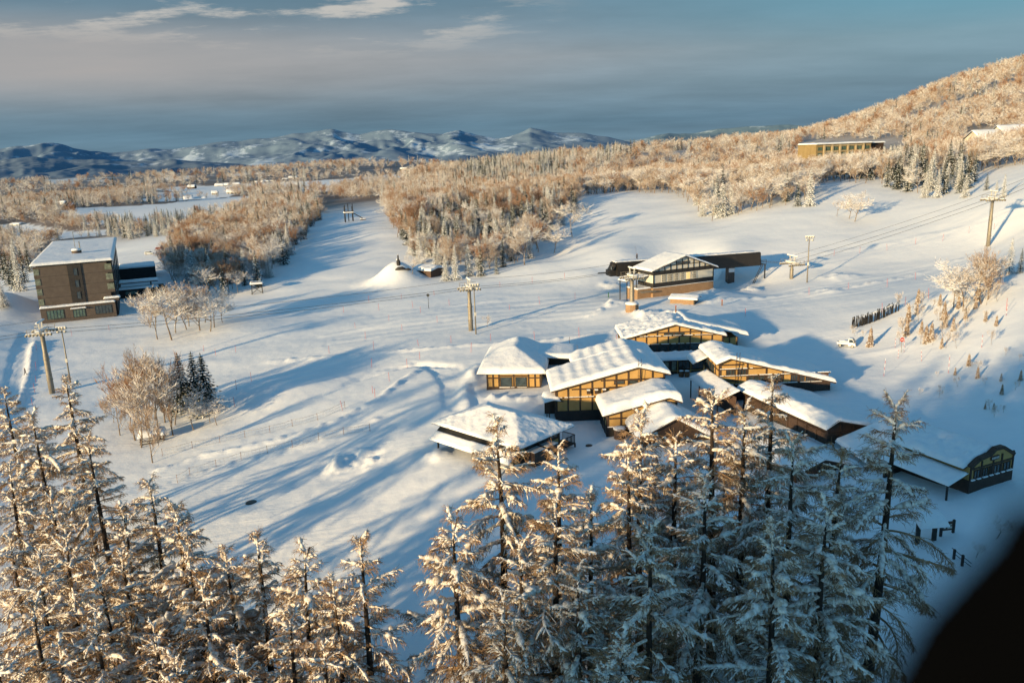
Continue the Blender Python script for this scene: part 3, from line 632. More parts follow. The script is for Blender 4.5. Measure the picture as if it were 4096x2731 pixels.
# -- small front lodge with the pillowy roof
g = gable_fit((2413,1662), -40.1, .03, (2730,1606), (2677,1588), -43.4); print('small', {k: np.round(v, 2) for k, v in g.items()})
root, fn, (x0, x1, y0, y1) = gable_building('small_lodge', 'small ochre lodge under a bulging pillow of snow, in front of the middle lodge', g, 8.2, base_h=1.0, snow=1.15, seed=12, lump=.10, side_in=.7, blur=1.2)
facade(root, fn, x0, x1, y0, 1.0, [x0+.12]+[x0+(x1-x0)*k/5 for k in range(1, 5)]+[x1-.12], [(1.05, x0, x1), (2.5, x0, x1), (3.6, x0+4.8, x1)], snow_on=[(1.05, x0, x1)])
window(root, x0+4.2, x0+5.5, y0, 1.5, 2.35, nx=2)
MB().box((x0+3.3, y0-.2, 2.1), (.35, .3, .4)).build('wall_lamp_box', M['timber'], root)
# snow capped bin beside it
P = at(2478, 1752); b = empty('storage_tank', P, 0, 'round dark red tank with a snow cap at the corner of the small lodge', 'tank')
MB().tube([(0,0,-.3),(0,0,1.5)], .85, 14).build('tank_body', M['brownboard'], b)
MB().tube([(0,0,1.5),(0,0,1.62),(0,0,1.8),(0,0,1.93)], [.95,1.0,.8,.3], 14).build('snow_cap', M['snow'], b)

# -- rear lodge, wide gable
g = gable_fit((2490,1357), -37.6, .0, (2906,1341), (2700,1297), -41.9); print('rear', {k: np.round(v, 2) for k, v in g.items()})
root, fn, (x0, x1, y0, y1) = gable_building('wide_lodge', 'wide gabled ochre lodge with dark glazing band, rearmost of the lodges', g, 11, base_h=1.0, snow=.4, seed=21, side_in=.5, ripple=.05, clump=.5, base_m='timber')
n_ = 9; vs = [x0+.12]+[x0+(x1-x0)*k/n_ for k in range(1, n_)]+[x1-.12]; H0 = g['hL']
facade(root, fn, x0, x1, y0, .9, vs, [(H0+.15, x0+1.4, x1-1.4), (H0-1.55, x0, x1), (1.05, x0, x1), (H0+.9, x0+4, x1-4)], snow_on=[(H0-1.55, x0+1.5, x1-1.5), (H0+.15, x0+1.4, x1-1.4)])
MB().b2(x0+2.0, x1-2.2, y0-.10, y0-.01, 1.15, H0-1.65).build('glazing_band', M['glass'], root)
for k in range(2): window(root, g['xr']-2.0+k*2.1, g['xr']-.1+k*2.1, y0, H0+.28, H0+.78, nx=1)
bal = MB()
for k in range(46): bal.box((x0+2+k*(x1-x0-4.2)/45, y0-.9, 1.0), (.05, .05, 1.0))
bal.b2(x0+2, x1-2.2, y0-.95, y0-.85, 1.45, 1.55); bal.b2(x0+2, x1-2.2, y0-.98, y0, .38, .5)
bal.build('balcony_rail', M['timber'], root)
wing = empty('side_wing', (W*0, 0, 0)); wing.parent = root
gw = dict(g); wf = lambda x, y: gw['hr']+.15-(gw['hr']-gw['hR']+1.1)*(np.asarray(x)-gw['xr'])/(gw['W']+5.5-gw['xr'])+0*np.asarray(y)
MB().b2(g['W']-2, g['W']+3.4, 4.2, 12, -1, g['hR']-1.5).build('wing_wall', M['ochre'], wing)
MB().b2(g['W']-.5, g['W']+3.5, 4.1, 4.18, -1, .4).box((g['W']+3.35, 4.1, 1), (.2, .2, 4)).box((g['W']+1.8, 4.1, 1), (.2, .2, 4)).box((g['W']+.3, 4.1, 1.2), (.2, .2, 4.5)).b2(g['W']-.5, g['W']+3.5, 4.05, 4.2, 1.2, 1.4).build('wing_frame', M['timber'], wing)
roof_slab(wf, g['xr']+3, g['W']+5.5, 3.6, 13, wing, M['roofing'], .2, name='wing_roof'); snow_sheet(wf, g['xr']+3, g['W']+5.5, 3.6, 13, wing, .85, seed=30, lump=.1)
# lower wing in front of it with a snowy flat roof
P = on_z(2655, 1440, -39.9); lw = empty('low_wing', [P[0], P[1], CAMZ-42.3], 0, 'low dark wing with snowy flat roof below the wide rear lodge, barrels before it', 'building')
MB().b2(-6.2, 8.0, .5, 5, -1, 2.2).build('wall', M['timber'], lw); ff = lambda x, y: 2.35+.03*np.asarray(y)+0*np.asarray(x)
roof_slab(ff, -6.6, 8.2, 0, 5, lw, M['roofing'], .16); snow_sheet(ff, -6.6, 8.2, 0, 5, lw, .3, seed=41, clump=.35)
for k, (a, gm) in enumerate([(.2, 'curtain'), (1.6, 'curtain')]): window(lw, a, a+.9, .5, .2, 1.9, gm, 1)
for a in (3.0, 5.6): window(lw, a, a+2.0, .5, .5, 1.8, 'glass', 3, 3)
facade(lw, ff, -6, 8, .5, -.5, [-6, -3, 0, 2.75, 5.3, 7.9], [(.1, -6, 8)], m='ochre', name='door_post', bw=.14)
for i, (px, lb) in enumerate([(2725, 'wooden barrel topped with snow, left of the two by the low wing'), (2748, 'wooden barrel topped with snow, right of the two by the low wing')]):
    Q = at(px, 1506); bq = empty('barrel', [Q[0], Q[1], Q[2]], 0, lb, 'barrel', 'barrels in front of the low wing')
    MB().tube([(0,0,-.2),(0,0,.1),(0,0,.6),(0,0,1.1)], [.42,.46,.52,.42], 14).build('cask', M['barrel'], bq)
    for z in (.2, .95): MB().tube([(0,0,z),(0,0,z+.07)], [.50,.51], 14).build('hoop', M['dark_steel'], bq)
    MB().tube([(0,0,1.1),(0,0,1.2),(0,0,1.28)], [.44,.40,.1], 14).build('snow_cap', M['snow'], bq)

# -- right lodge
g = gable_fit((2868,1455), -35.3, .02, (3344,1527), (2922,1432), -40.8); print('right', {k: np.round(v, 2) for k, v in g.items()})
root, fn, (x0, x1, y0, y1) = gable_building('tall_lodge', 'tall ochre lodge with a small left gable and long right roof slope over balconies', g, 11.5, base_h=1.4, snow=.55, seed=51, side_in=.7, clump=.25, lump=.15, side_beams=(4.0, 2.6), base_m='boarding')
W = g['W']; H0 = g['hL']
vs = [x0+.12, x0+4.6, x0+7.8, x0+10.6, x0+13.2, x0+16.2, x1-2.6, x1-.12]
vs = [v for v in vs if v < x1]
facade(root, fn, x0, x1, y0, 1.4, vs, [(4.25, x0, x0+9.5), (3.05, x0, x1), (1.5, x0, x1), (2.3, x0, x0+3), (5.0, x0, x0+4)], snow_on=[(4.25, x0, x0+5.5), (3.05, x0, x1), (1.5, x0, x1)])
window(root, x0+1.1, x0+2.5, y0, 3.35, 4.1, nx=3); window(root, x0+3.0, x0+4.4, y0, 3.35, 4.1, nx=3)
for a, b in ((x0+4.8, x0+10.3), (x1-6.6, x1-4.4), (x1-4.1, x1-1.9)): window(root, a, b, y0, 1.75, 2.85, nx=6)
MB().b2(x1-1.6, x1-.4, y0-.3, y0, 1.7, 3.0).build('vent_hood', M['brownboard'], root)
lad = MB()
for s in (-.25, .25): lad.bar((x0+2.75+s, y0-.35, 0), (x0+2.75+s, -.2, g['hr']+.9), .06)
for k in range(18): lad.bar((x0+2.5, y0-.35+.01*k, .3+k*.35), (x0+3.0, y0-.35+.01*k, .3+k*.35), .05)
lad.build('roof_ladder', M['timber'], root)
MB().b2(x0-.1, x0+.03, y0+3.2, y1-.3, 2.7, 4.2).build('side_glazing', M['glass'], root)
can = empty('side_canopy', (-1.4, 3.5, 3.9)); can.parent = root
cf = lambda x, y: .45*np.asarray(x)+0*np.asarray(y); roof_slab(cf, -.6, 1.9, 4.0, 9, can, M['roofing'], .12, name='canopy_roof'); snow_sheet(cf, -.6, 1.9, 4.0, 9, can, .3, seed=8)
# covered walkway
Pa = on_z(2757, 1512, -39.2); Pb = on_z(2870, 1590, -39.2); dv = Pb-Pa; yw = math.atan2(dv[1], dv[0]); L = float(np.hypot(dv[0], dv[1]))
cw = empty('covered_walkway', [Pa[0], Pa[1], CAMZ-42.3], yw, 'snow covered lean-to walkway on posts beside the tall right lodge', 'walkway')
cf = lambda x, y: 3.1+.38*np.asarray(y)+0*np.asarray(x)
roof_slab(cf, 0, L+1, 0, 3.2, cw, M['roofing'], .14); snow_sheet(cf, 0, L+1, 0, 3.2, cw, .25, seed=61)
for k in range(4): MB().box((.3+k*(L/3.2), .2, 1.4), (.16, .16, 3.6)).build('post', M['timber'], cw)
MB().b2(L*.45, L+.8, 2.6, 2.8, -1, 3.2).build('rear_panel', M['brownboard'], cw)

# -- restaurant, hip roof, left
A1 = on_z(1910, 1494, -39.9); B1 = on_z(2183, 1492, -39.9); W = float(np.hypot(*(B1-A1)[:2])); yw = math.atan2(*(B1-A1)[1::-1]); print('rest', W, yw)
rs = empty('hip_roofed_restaurant', [A1[0], A1[1], CAMZ-43.4], yw, 'ochre timber-framed pavilion with twin picture windows under a hipped snow roof', 'building')
Dr = 17.5; z_e = 3.5
hf = lambda x, y: z_e + .42*np.minimum(np.minimum(np.asarray(x)+0*y, W-np.asarray(x)+0*y), np.minimum(np.asarray(y)*.8, (Dr+4-np.asarray(y))))
MB().b2(1.5, W-1.0, 1.0, Dr-.8, -1, z_e+.1).build('wall', M['ochre'], rs); MB().b2(1.44, W-.94, .94, Dr-.74, -1, .5).build('base_boarding', M['timber'], rs)
fl = lambda x, y: z_e+.1+0*np.asarray(x)
facade(rs, fl, 1.5, W-1, 1.0, .5, [1.62, 2.7, 3.8, W/2+.25, W-3.3, W-2.1, W-1.12], [(.55, 1.5, W-1), (2.35, 1.5, 3.8), (2.35, W-3.3, W-1), (2.75, 3.8, W-3.3)], top_gap=0, snow_on=[(.45, 3.8, W-3.3)])
window(rs, 4.1, W/2-.1, 1.0, .75, 2.45, 'glass', 1); window(rs, W/2+.6, W-3.65, 1.0, .75, 2.45, 'glass', 1)
roof_slab(hf, 0, W, 0, Dr, rs, M['roofing'], .25, brx=(W/2,)); snow_sheet(hf, 0, W, 0, Dr, rs, .8, seed=70, lump=.1, blur=.35)
wg = empty('rear_wing', (W, 8.5, 0)); wg.parent = rs; hw = lambda x, y: z_e+.75-.05*np.asarray(x)+0*np.asarray(y)
roof_slab(hw, -2.5, 5.6, 0, 9, wg, M['roofing'], .25, name='wing_roof'); snow_sheet(hw, -2.5, 5.6, 0, 9, wg, .8, seed=77, lump=.06)
MB().b2(-1, 5.0, 1.5, 8.5, -1, z_e+.3).build('wing_wall', M['blackwood'], wg); hl = lambda x, y: 2.0+.12*np.asarray(y)+0*np.asarray(x)
roof_slab(hl, -.9, 4.4, -1.5, 1.4, wg, M['roofing'], .15, name='low_roof'); snow_sheet(hl, -.9, 4.4, -1.5, 1.4, wg, .3, seed=79)

# -- hall with the low hip roof, front left
A1 = on_z(1737, 1686, -40.0); B1 = on_z(2075, 1797, -40.0); C1 = on_z(2297, 1702, -40.0)
dx_ = C1-B1; Wh = float(np.hypot(dx_[0], dx_[1])); yw = math.atan2(dx_[1], dx_[0]); ey = np.array([-math.sin(yw), math.cos(yw)]); Dh = float(np.dot((A1-B1)[:2], ey)); off = float(np.dot((A1-B1)[:2], [math.cos(yw), math.sin(yw)]))
print('hall', Wh, Dh, off, yw)
hl_ = empty('hip_roofed_hall', [B1[0], B1[1], CAMZ-43.8], yw, 'dark hall with a low hipped roof of thin combed snow, nearest of the lodges', 'building'); z_e = 3.8
hk = lambda x, y: z_e + .36*np.minimum(np.minimum(np.asarray(x)+0*y, Wh-np.asarray(x)+0*y), np.minimum(np.asarray(y)+0*x, Dh-np.asarray(y)+0*x))
MB().b2(1.8, Wh-1.6, 1.6, Dh-2.0, -1, z_e+.3).build('wall', M['ochre'], hl_)
MB().b2(1.74, Wh-1.54, 1.54, Dh-1.94, -1, 1.0).build('base_boarding', M['blackwood'], hl_)
flt = lambda x, y: z_e+.4+0*np.asarray(x)
facade(hl_, flt, 1.8, Wh-1.6, 1.6, .8, [1.9, 3.1, 5.6, 8.0, Wh-4.0, Wh-1.7], [(1.1, 1.8, Wh-1.6), (2.2, 1.8, Wh-1.6), (z_e, 1.8, Wh-1.6)], top_gap=0)
for a, b in ((3.4, 5.3), (5.9, 7.7), (8.3, Wh-4.3), (Wh-3.7, Wh-2)): window(hl_, a, b, 1.6, 2.4, 3.5, 'glass', 2)
sd = MB(); k = 1.7
while k < Dh-2: sd.box((1.72, k, 1.8), (.2, .2, 4.4)); k += 2.3
sd.b2(1.68, 1.8, 1.6, Dh-2, 2.2, 2.45); sd.b2(1.66, 1.76, 1.6, Dh-2, 2.9, z_e+.2); sd.build('side_frame', M['blackwood'], hl_)
k = 1.95
while k < Dh-3.5: 
    w_ = MB().b2(1.66, 1.74, k, k+1.8, .9, 2.1).build('side_window', M['glass'], hl_); k += 2.3
roof_slab(hk, 0, Wh, 0, Dh, hl_, M['roofing'], .16, brx=(Wh/2,), bry=(Wh/2, Dh-Wh/2)); 
snow_sheet(hk, 0, Wh, 0, Dh, hl_, .22, seed=90, lump=.25, blur=.12, clump=.18, res=.2, over=.03)
cp = empty('veranda_canopy', (-1.0, 0, 0)); cp.parent = hl_
cf = lambda x, y: 2.05+.62*(np.asarray(x))+0*np.asarray(y)
roof_slab(cf, -.3, 2.8, .8, Dh-1.0, cp, M['roofing'], .12, name='canopy_roof'); snow_sheet(cf, -.3, 1.0, .8, Dh-1.0, cp, .4, seed=93, lump=.3)
for k in (1.0, Dh-1.3): MB().box((0, k, 1.0), (.2, .2, 3.0)).build('post', M['blackwood'], hl_)
rl = MB()
for k in range(10): rl.box((Wh-.9+k*.22, .9, 1.2), (.05, .05, 1.3))
rl.b2(Wh-1, Wh+1.2, .85, .95, 1.8, 1.9); rl.b2(Wh+1.15, Wh+1.25, .9, 3.4, 1.8, 1.9); rl.b2(Wh-1, Wh+1.2, .8, 3.4, .4, .55)
for k in range(11): rl.box((Wh+1.2, .9+k*.24, 1.2), (.05, .05, 1.3))
rl.b2(Wh+1.1, Wh+1.3, .8, 1.0, -1, .5)
rl.build('balcony_rail', M['blackwood'], hl_)
for i, (a, lb) in enumerate([(3.0, 'brown metal cabinet against the hall wall, the one nearer the hall corner'), (5.9, 'brown metal cabinet against the hall wall, the one farther along')]):
    ex = np.array([math.cos(yw), math.sin(yw)]); Q = B1[:2]+ex*a+ey*.4
    c_ = empty('utility_cabinet', [Q[0], Q[1], CAMZ-43.9], yw, lb, 'cabinet', 'brown cabinets beside the hall')
    MB().b2(0, 2.3, -.6, 1.0, -.6, 2.35).build('cabinet_body', M['brownboard'], c_); MB().b2(-.04, 2.34, -.64, 1.04, 2.35, 2.42).build('cabinet_lid', M['brownboard'], c_)
    MB().b2(0, 2.3, -.6, 1.0, 2.42, 2.50).build('snow_dusting', M['snow'], c_); MB().b2(1.95, 2.15, -.62, -.61, 2.0, 2.2).build('notice', M['white_paint'], c_)

# -- lodges among the larches
def back_lodge(nm, lb, pL, zL, yaw, pR, pA, gr, Dp, **k):
    g = gable_fit(pL, zL, yaw, pR, pA, gr); print(nm, {a: np.round(v, 2) for a, v in g.items()})
    root, fn, (x0, x1, y0, y1) = gable_building(nm, lb, g, Dp, **k)
    nv = max(3, int((x1-x0)/1.9)); facade(root, fn, x0, x1, y0, .8, [x0+(x1-x0)*i/nv for i in range(nv+1)], [(g['hL']-1.2, x0, x1), (.9, x0, x1)], snow_on=[(.9, x0, x1)])
    for i in range(1, nv-1, 2): window(root, x0+(x1-x0)*i/nv+.25, x0+(x1-x0)*(i+1)/nv-.25, y0, 1.2, g['hL']-1.4, 'glass', 2)
    return root, fn, g
back_lodge('low_lodge', 'low lodge with broad sunlit snow roof half hidden behind the larch tops', (2545,1758), -41.6, .05, (2870,1758), (2705,1672), -44.2, 9, wall='timber', snow=.8, seed=101, base_h=.8, blur=1.0)
rt, fn, g = back_lodge('long_lodge', 'long dark lodge with snowy roof stretching back behind the larches, right of centre', (3306,1716), -38.6, .32, (3600,1722), (3357,1681), -42.2, 21, wall='timber', snow=.45, seed=111, clump=.3, base_h=.9)
back_lodge('gabled_annex', 'small ochre annex with snowy gable between the long lodge and the shop', (3470,1850), -40.4, .1, (3726,1784), (3660,1770), -43.2, 8, snow=.4, seed=121, base_h=.8)
back_lodge('sunken_annex', 'dark annex with a snowy slope roof low among the larch trunks', (3180,1900), -40.8, .35, (3480,1870), (3300,1836), -43.4, 11, wall='timber', snow=.4, seed=131, base_h=.8)
# shop building at the right with the shaped gable
yaw = .42; dx, dy = frame_of(yaw); L0 = on_z(3868, 1996, -41.2); Rr = on_plane(4040, 1940, L0, dy); W = float(np.dot(Rr-L0, dx)); print('shop', W)
hh = lambda px, py: (lambda q: (float(np.dot(q-L0, dx)), float(q[2]-L0[2])))(on_plane(px, py, L0, dy))
el_, er_, pk = hh(3862, 1876), hh(4050, 1815), hh(3985, 1796); print(el_, er_, pk)
sh = empty('shop_building', L0, yaw, 'dark boarded shop with a shaped ochre sign gable at the right edge of the village', 'shop')
hE = el_[1]; pkx, pkz = pk; kx = hh(3915, 1838)
prof = [(0, 0, -1.2), (W, 0, -1.2), (W, 0, er_[1]), (pkx+1.2, 0, pkz+.05), (pkx-.2, 0, pkz+.05), (pkx-1.0, 0, pkz-.5), (pkx-1.25, 0, kx[1]+.25), (kx[0], 0, kx[1]), (0, 0, hE)]
MB().prism(prof, (0, .35, 0)).build('sign_gable', M['ochre'], sh)
MB().b2(.02, W-.02, .3, 9, -1.2, hE-.1).build('wall', M['ochre'], sh)
MB().b2(-.05, W+.05, -.08, 9.05, -1.2, 2.3).build('base_boarding', M['boarding'], sh)
fb = MB()
pr_ = prof[2:]
for a, b in zip(pr_[:-1], pr_[1:]): fb.bar((a[0], .1, a[2]+.02), (b[0], .1, b[2]+.02), .62, .36)
for x in (.1, 1.9, 3.9, 5.4, W-.1): 
    fb.box((x, -.04, (2.3+min(kx[1], hE+x*.25))/2), (.2, .16, min(kx[1], hE+x*.25)-2.3))
fb.b2(0, W, -.1, .0, hE-.35, hE-.15); fb.build('timber_frame', M['timber'], sh)
for a, b in ((.7, 1.7), (2.2, 3.0), (3.3, 3.75), (4.1, 5.2), (5.8, W-.6)): window(sh, a, b, 0, 2.45, hE-.55, 'glass', 2)
sb = MB(); k = .1
while k < W-.3: L = random.uniform(.5, 1.2); sb.b2(k, min(k+L, W), -.3, -.05, 2.3, 2.42); k += L+.4
sb.build('ledge_snow', M['snow_clump'], sh)
sg = MB().b2(pkx-.9, pkx+.5, -.16, -.06, hE+.25, hE+.75).build('sign_board', M['brownboard'], sh)
st = MB()
for k in range(5): st.b2(pkx-.75+k*.25, pkx-.6+k*.25, -.18, -.165, hE+.38, hE+.62)
st.build('sign_lettering', M['rail'], sg)
sf = lambda x, y: np.where(np.asarray(x) < pkx, hE+(pkz-.35-hE)*(np.asarray(x)+.5)/(pkx+.5), pkz-.35+(er_[1]-pkz)*(np.asarray(x)-pkx)/(W-pkx))+0*np.asarray(y)
roof_slab(sf, -.6, W+.3, .35, 10.5, sh, M['roofing'], .18, brx=(pkx,)); snow_sheet(sf, -.6, W+.2, .5, 10.5, sh, .45, seed=140, clump=.5, lump=.15)
MB().b2(W, W+.5, 1, 2.4, 2.2, er_[1]-.4).build('wall_vent', M['brownboard'], sh)
pc = empty('porch', (0, 0, 0)); pc.parent = sh
pf = lambda x, y: 2.35+.28*(np.asarray(x)+3.2)+0*np.asarray(y)
roof_slab(pf, -3.2, -.05, .2, 9.5, pc, M['roofing'], .14, name='porch_roof'); snow_sheet(pf, -3.2, -.2, .2, 9.5, pc, .22, seed=143)
for k in (.5, 9.0): MB().box((-2.9, k, .7), (.18, .18, 3.2)).build('post', M['blackwood'], sh)
MB().b2(-3.0, -.1, 9.0, 9.2, -1, 2.4).build('porch_rear_wall', M['blackwood'], pc)
# notice boards by the road
for i, (px, py, ang, lb) in enumerate([(3672, 2172, .35, 'dark board post with a snowy roof, left of the road sign')]):
    pass
P = at(3668, 2175); nb = empty('roofed_board', P, .45, 'tall dark posts carrying a narrow snow covered roof beside the road', 'notice shelter')
Q2 = at(3735, 2160); vec = (Q2-P)[:2]; L = float(np.hypot(*vec)); nb.rotation_euler[2] = math.atan2(vec[1], vec[0])
for x in (0, L): MB().b2(x-.22, x+.22, -.12, .12, -.4, 2.55).build('post', M['blackwood'], nb)
rf = lambda x, y: 2.6+.45*np.minimum(np.asarray(y)+1.3, 1.3-np.asarray(y))+0*np.asarray(x)
roof_slab(rf, -.6, L+.6, -1.3, 1.3, nb, M['blackwood'], .12, bry=(0,)); snow_sheet(rf, -.6, L+.6, -1.3, 1.3, nb, .6, seed=150)
P = at(3762, 2143); Q2 = at(3812, 2128); vec = (Q2-P)[:2]; L = float(np.hypot(*vec)); rs_ = empty('road_sign', P, math.atan2(vec[1], vec[0]), 'dark wooden sign board with pale lettering on two posts by the road', 'sign')
for x in (0, L): MB().b2(x-.12, x+.12, -.1, .1, -.4, 1.75).build('post', M['blackwood'], rs_)
bd = MB().b2(.1, L-.1, -.05, .05, .6, 1.6).build('board', M['brownboard'], rs_)
lt = MB(); lt.b2(.25, .5, -.07, -.055, .85, 1.4); 
for k in range(5): lt.b2(.7+k*(L-1)/5, .7+k*(L-1)/5+.15, -.07, -.055, .8, 1.05); lt.b2(.7+k*(L-1)/5, .7+k*(L-1)/5+.12, -.07, -.055, 1.2, 1.3)
lt.build('lettering', M['rail'], bd)
P = at(3815, 2235); Q2 = at(3848, 2262); vec = (Q2-P)[:2]; L = float(np.hypot(*vec)); hr_ = empty('hand_rail', P, math.atan2(vec[1], vec[0]), 'low dark post and rail fence at the lower right of the road', 'railing')
for k in range(2): MB().b2(k*L-.1, k*L+.1, -.1, .1, -.4, 1.1).build('post', M['blackwood'], hr_)
MB().bar((-.4, 0, 1.05), (L*2.0, 0, .8), .05).bar((-.1, 0, .6), (L*2.0, 0, .45), .05).build('rail', M['blackwood'], hr_)
# ---------------------------------------------------------------- lift station
def solve_z(P, px, py):
    """height of a point straight above P that is seen at image row py"""
    lo, hi = P[2]-5, P[2]+60
    for _ in range(40):
        mid = (lo+hi)/2; y = project(np.array([P[0], P[1], mid]))[1]
        if y > py: lo = mid
        else: hi = mid
    return (lo+hi)/2
yaw = .44
g = gable_fit((2607,1086), -33.2, yaw, (2873,1068), (2743,1022), -41.0); print('station', {k: np.round(v, 2) for k, v in g.items()})
stn = empty('lift_station', g['P'], yaw, 'lift station with cream gable over dark boarding and tan block base', 'station'); fn = gable_fn(g); W = g['W']; H0 = g['hL']; x0, x1, y0, y1 = 1.0, W-1.0, .8, 8.0
f = lambda x: float(fn(np.array([x]), np.array([0.]))[0])-.2
MB().prism([(x0, y0, 3.0), (x1, y0, 3.0), (x1, y0, f(x1)), (g['xr'], y0, f(g['xr'])), (x0, y0, f(x0))], (0, y1-y0, 0)).build('wall', M['cream'], stn)
MB().b2(x0-.05, x1+.05, y0-.08, y1+.05, -2.5, 3.0).build('block_base', M['block'], stn)
MB().b2(x0-.03, x1+.03, y0-.12, y1, 3.02, 4.3).b2(x0-.03, x1+.03, y0-.12, y1, H0-1.3, H0-.25).build('dark_boarding', M['blackwood'], stn)
facade(stn, fn, x0, x1, y0, H0-1.3, [x0+1.9+k*1.95 for k in range(int((x1-x0)/1.95))], [(H0+.9, x0+3.4, x1-3.4)], m='blackwood', bw=.2)
for k in range(6):
    a = x0+2.9+k*2.05; window(stn, a, a+1.35, y0-.05, 4.5, H0-1.45, 'glass_warm' if k == 4 else 'glass', 3, 3, 'cream'); 
for k in range(2): window(stn, g['xr']-2.1+k*2.1, g['xr']-.2+k*2.1, y0, H0+1.05, H0+1.6, 'glass', 1)
MB().b2(x0-.02, x0+.3, y0-.14, y0-.02, 3, H0-.3).b2(x1-.3, x1+.02, y0-.14, y0-.02, 3, H0-.3).build('corner_post', M['blackwood'], stn)
roof_slab(fn, 0, W, 0, 9, stn, M['roofing'], .25, brx=(g['xr'],)); snow_sheet(fn, 0, W, 0, 9, stn, .45, seed=160, lump=.1)
bb = MB()
for a, b in ((0, g['xr']), (g['xr'], W)): bb.bar((a, -.04, f(a)+.08), (b, -.04, f(b)+.08), .08, .4)
bb.build('bargeboard', M['blackwood'], stn)
MB().b2(x0, x1, y0-.3, y0-.1, 3.0, 3.12).build('ledge_snow', M['snow_clump'], stn)
lo = empty('left_terrace', (0, 0, 0)); lo.parent = stn
MB().b2(-3.5, x0-.1, 1.6, 7, -2.5, 3.0).build('terrace_block', M['block'], lo); snow_sheet(lambda x, y: 3.0+0*np.asarray(x)*np.asarray(y), -3.5, x0-.1, 1.6, 7, lo, .3, seed=170)
cf = lambda x, y: 5.4+.12*(np.asarray(x)+7)+0*np.asarray(y)
roof_slab(cf, -6.5, x0-.2, 2.5, 6.5, lo, M['blackwood'], .3, name='canopy_roof'); snow_sheet(cf, -6.5, x0-.2, 2.5, 6.5, lo, .25, seed=171)
for a, b in ((-6.1, 2.8), (-6.1, 6.2), (-3, 2.8)): MB().b2(a-.1, a+.1, b-.1, b+.1, -1.5, 5.4).build('post', M['dark_steel'], lo)
wk = MB()
for k in range(8): wk.b2(-3.4+k*.6, -3.1+k*.6, -.2, 1.5, 2.35-.1*k*.0, 2.45)
wk.b2(-3.5, 1.3, -.25, -.15, 2.2, 2.4).b2(-3.5, 1.3, 1.4, 1.5, 2.2, 2.4); wk.build('walkway_grating', M['steel'], lo)
# small hut in front of it
Q = on_z(2624, 1215, -40.6)
hut = empty('service_hut', [Q[0]+2.6, Q[1]-5.4, CAMZ-41.2], -.9+yaw, 'tan block service hut with snow roof and dark door end, before the lift station', 'hut')
MB().b2(0, 6.0, 0, 4, -1.2, 3.0).build('wall', M['block'], hut)
MB().b2(6.0, 6.3, -.02, 4.02, -1.2, 3.0).build('door_end', M['blackwood'], hut); MB().b2(6.3, 6.34, 1.7, 2.3, 1.3, 1.8).build('notice', M['white_paint'], hut)
hf2 = lambda x, y: 3.0+.25*np.minimum(np.asarray(y)+.4, 4.4-np.asarray(y))+0*np.asarray(x)
roof_slab(hf2, -.3, 7.0, -.4, 4.4, hut, M['roofing'], .15, bry=(2,)); snow_sheet(hf2, -.3, 7.0, -.4, 4.4, hut, .35, seed=180)
# long black housing of the lift
L0 = on_z(2470, 1107, -36.2); L1 = on_z(3042, 1062, -36.2); v = (L1-L0)[:2]; L = float(np.hypot(*v)); yw = math.atan2(v[1], v[0]); print('shed', L, yw, L0, L1)
zt = solve_z(L0, 2472, 1052)-L0[2]; print('shed h', zt)
shd = empty('lift_housing', [L0[0], L0[1], L0[2]], yw, 'long black corrugated lift housing raised on legs behind the station', 'lift housing')
prf = [(0, 0, 0), (0, 5, 0), (0, 5, zt*.55), (0, 4.2, zt), (0, .2, zt), (0, 0, zt-.3)]
MB().prism(prf, (L, 0, 0)).build('housing_body', M['corrugated'], shd)
MB().prism([(-1.9, .6, .1), (-1.9, 4.2, .1), (-1.9, 4.2, zt*.45), (-1.9, .6, zt*.45)], (1.9, 0, 0)).prism([(-1.3, .3, zt*.45), (-1.3, 4.4, zt*.45), (-.0, 4.6, zt*.97), (0, .3, zt*.97)], (.05, 0, 0)).tube([(-.02, 2.3, zt*.0+.02), (-.02, 2.3, zt*.97)], 1.3, 12).build('rounded_end', M['corrugated'], shd)
MB().b2(-1.36, -1.3, .8, 1.7, zt*.5, zt*.72).build('end_window', M['glass'], shd)
MB().b2(-5, 0, 1.8, 2.6, .9, 1.2).build('cable_guide', M['dark_steel'], shd)
snow_sheet(lambda x, y: zt+0*np.asarray(x)*np.asarray(y), .1, L-.1, 1.2, 4.3, shd, .18, seed=190, clump=.3, lump=.25, res=.45)
for a, w_ in ((L*.79, 2.0), (8, 1.2), (L*.4, 1.2)): MB().b2(a, a+w_, 1.6, 3.4, -5.5, -.02).build('support_leg', M['dark_steel'], shd)
MB().b2(L*.79, L*.79+1.9, 1.5, 1.58, -1.6, -.4).build('snow_patch', M['snow'], shd)
pl = MB().b2(L, L+2.2, .3, 3.4, .1, .25)
for a, b in ((.3, .3), (2.1, .3), (2.1, 3.3), (.3, 3.3)): pl.b2(L+a-.05, L+a+.05, b-.05, b+.05, .2, 1.6)
pl.b2(L+.3, L+2.1, .28, .34, 1.5, 1.6).b2(L+.3, L+2.1, .28, .34, .9, 1.0); pl.build('platform', M['dark_steel'], shd)
MB().b2(L+1.8, L+2.1, .5, .8, -5.6, .1).build('platform_leg', M['dark_steel'], shd)
st = MB()
for s in (.3, 1.1): st.bar((L+1.0, s, .1), (L-3.2, s-1.2, -6.6), .12)
for k in range(18): t = k/17; st.bar((L+1.0-4.2*t, .3-1.2*t, .1-6.7*t), (L+1.0-4.2*t, 1.1-1.2*t, .1-6.7*t), .08)
st.build('stair', M['dark_steel'], shd)
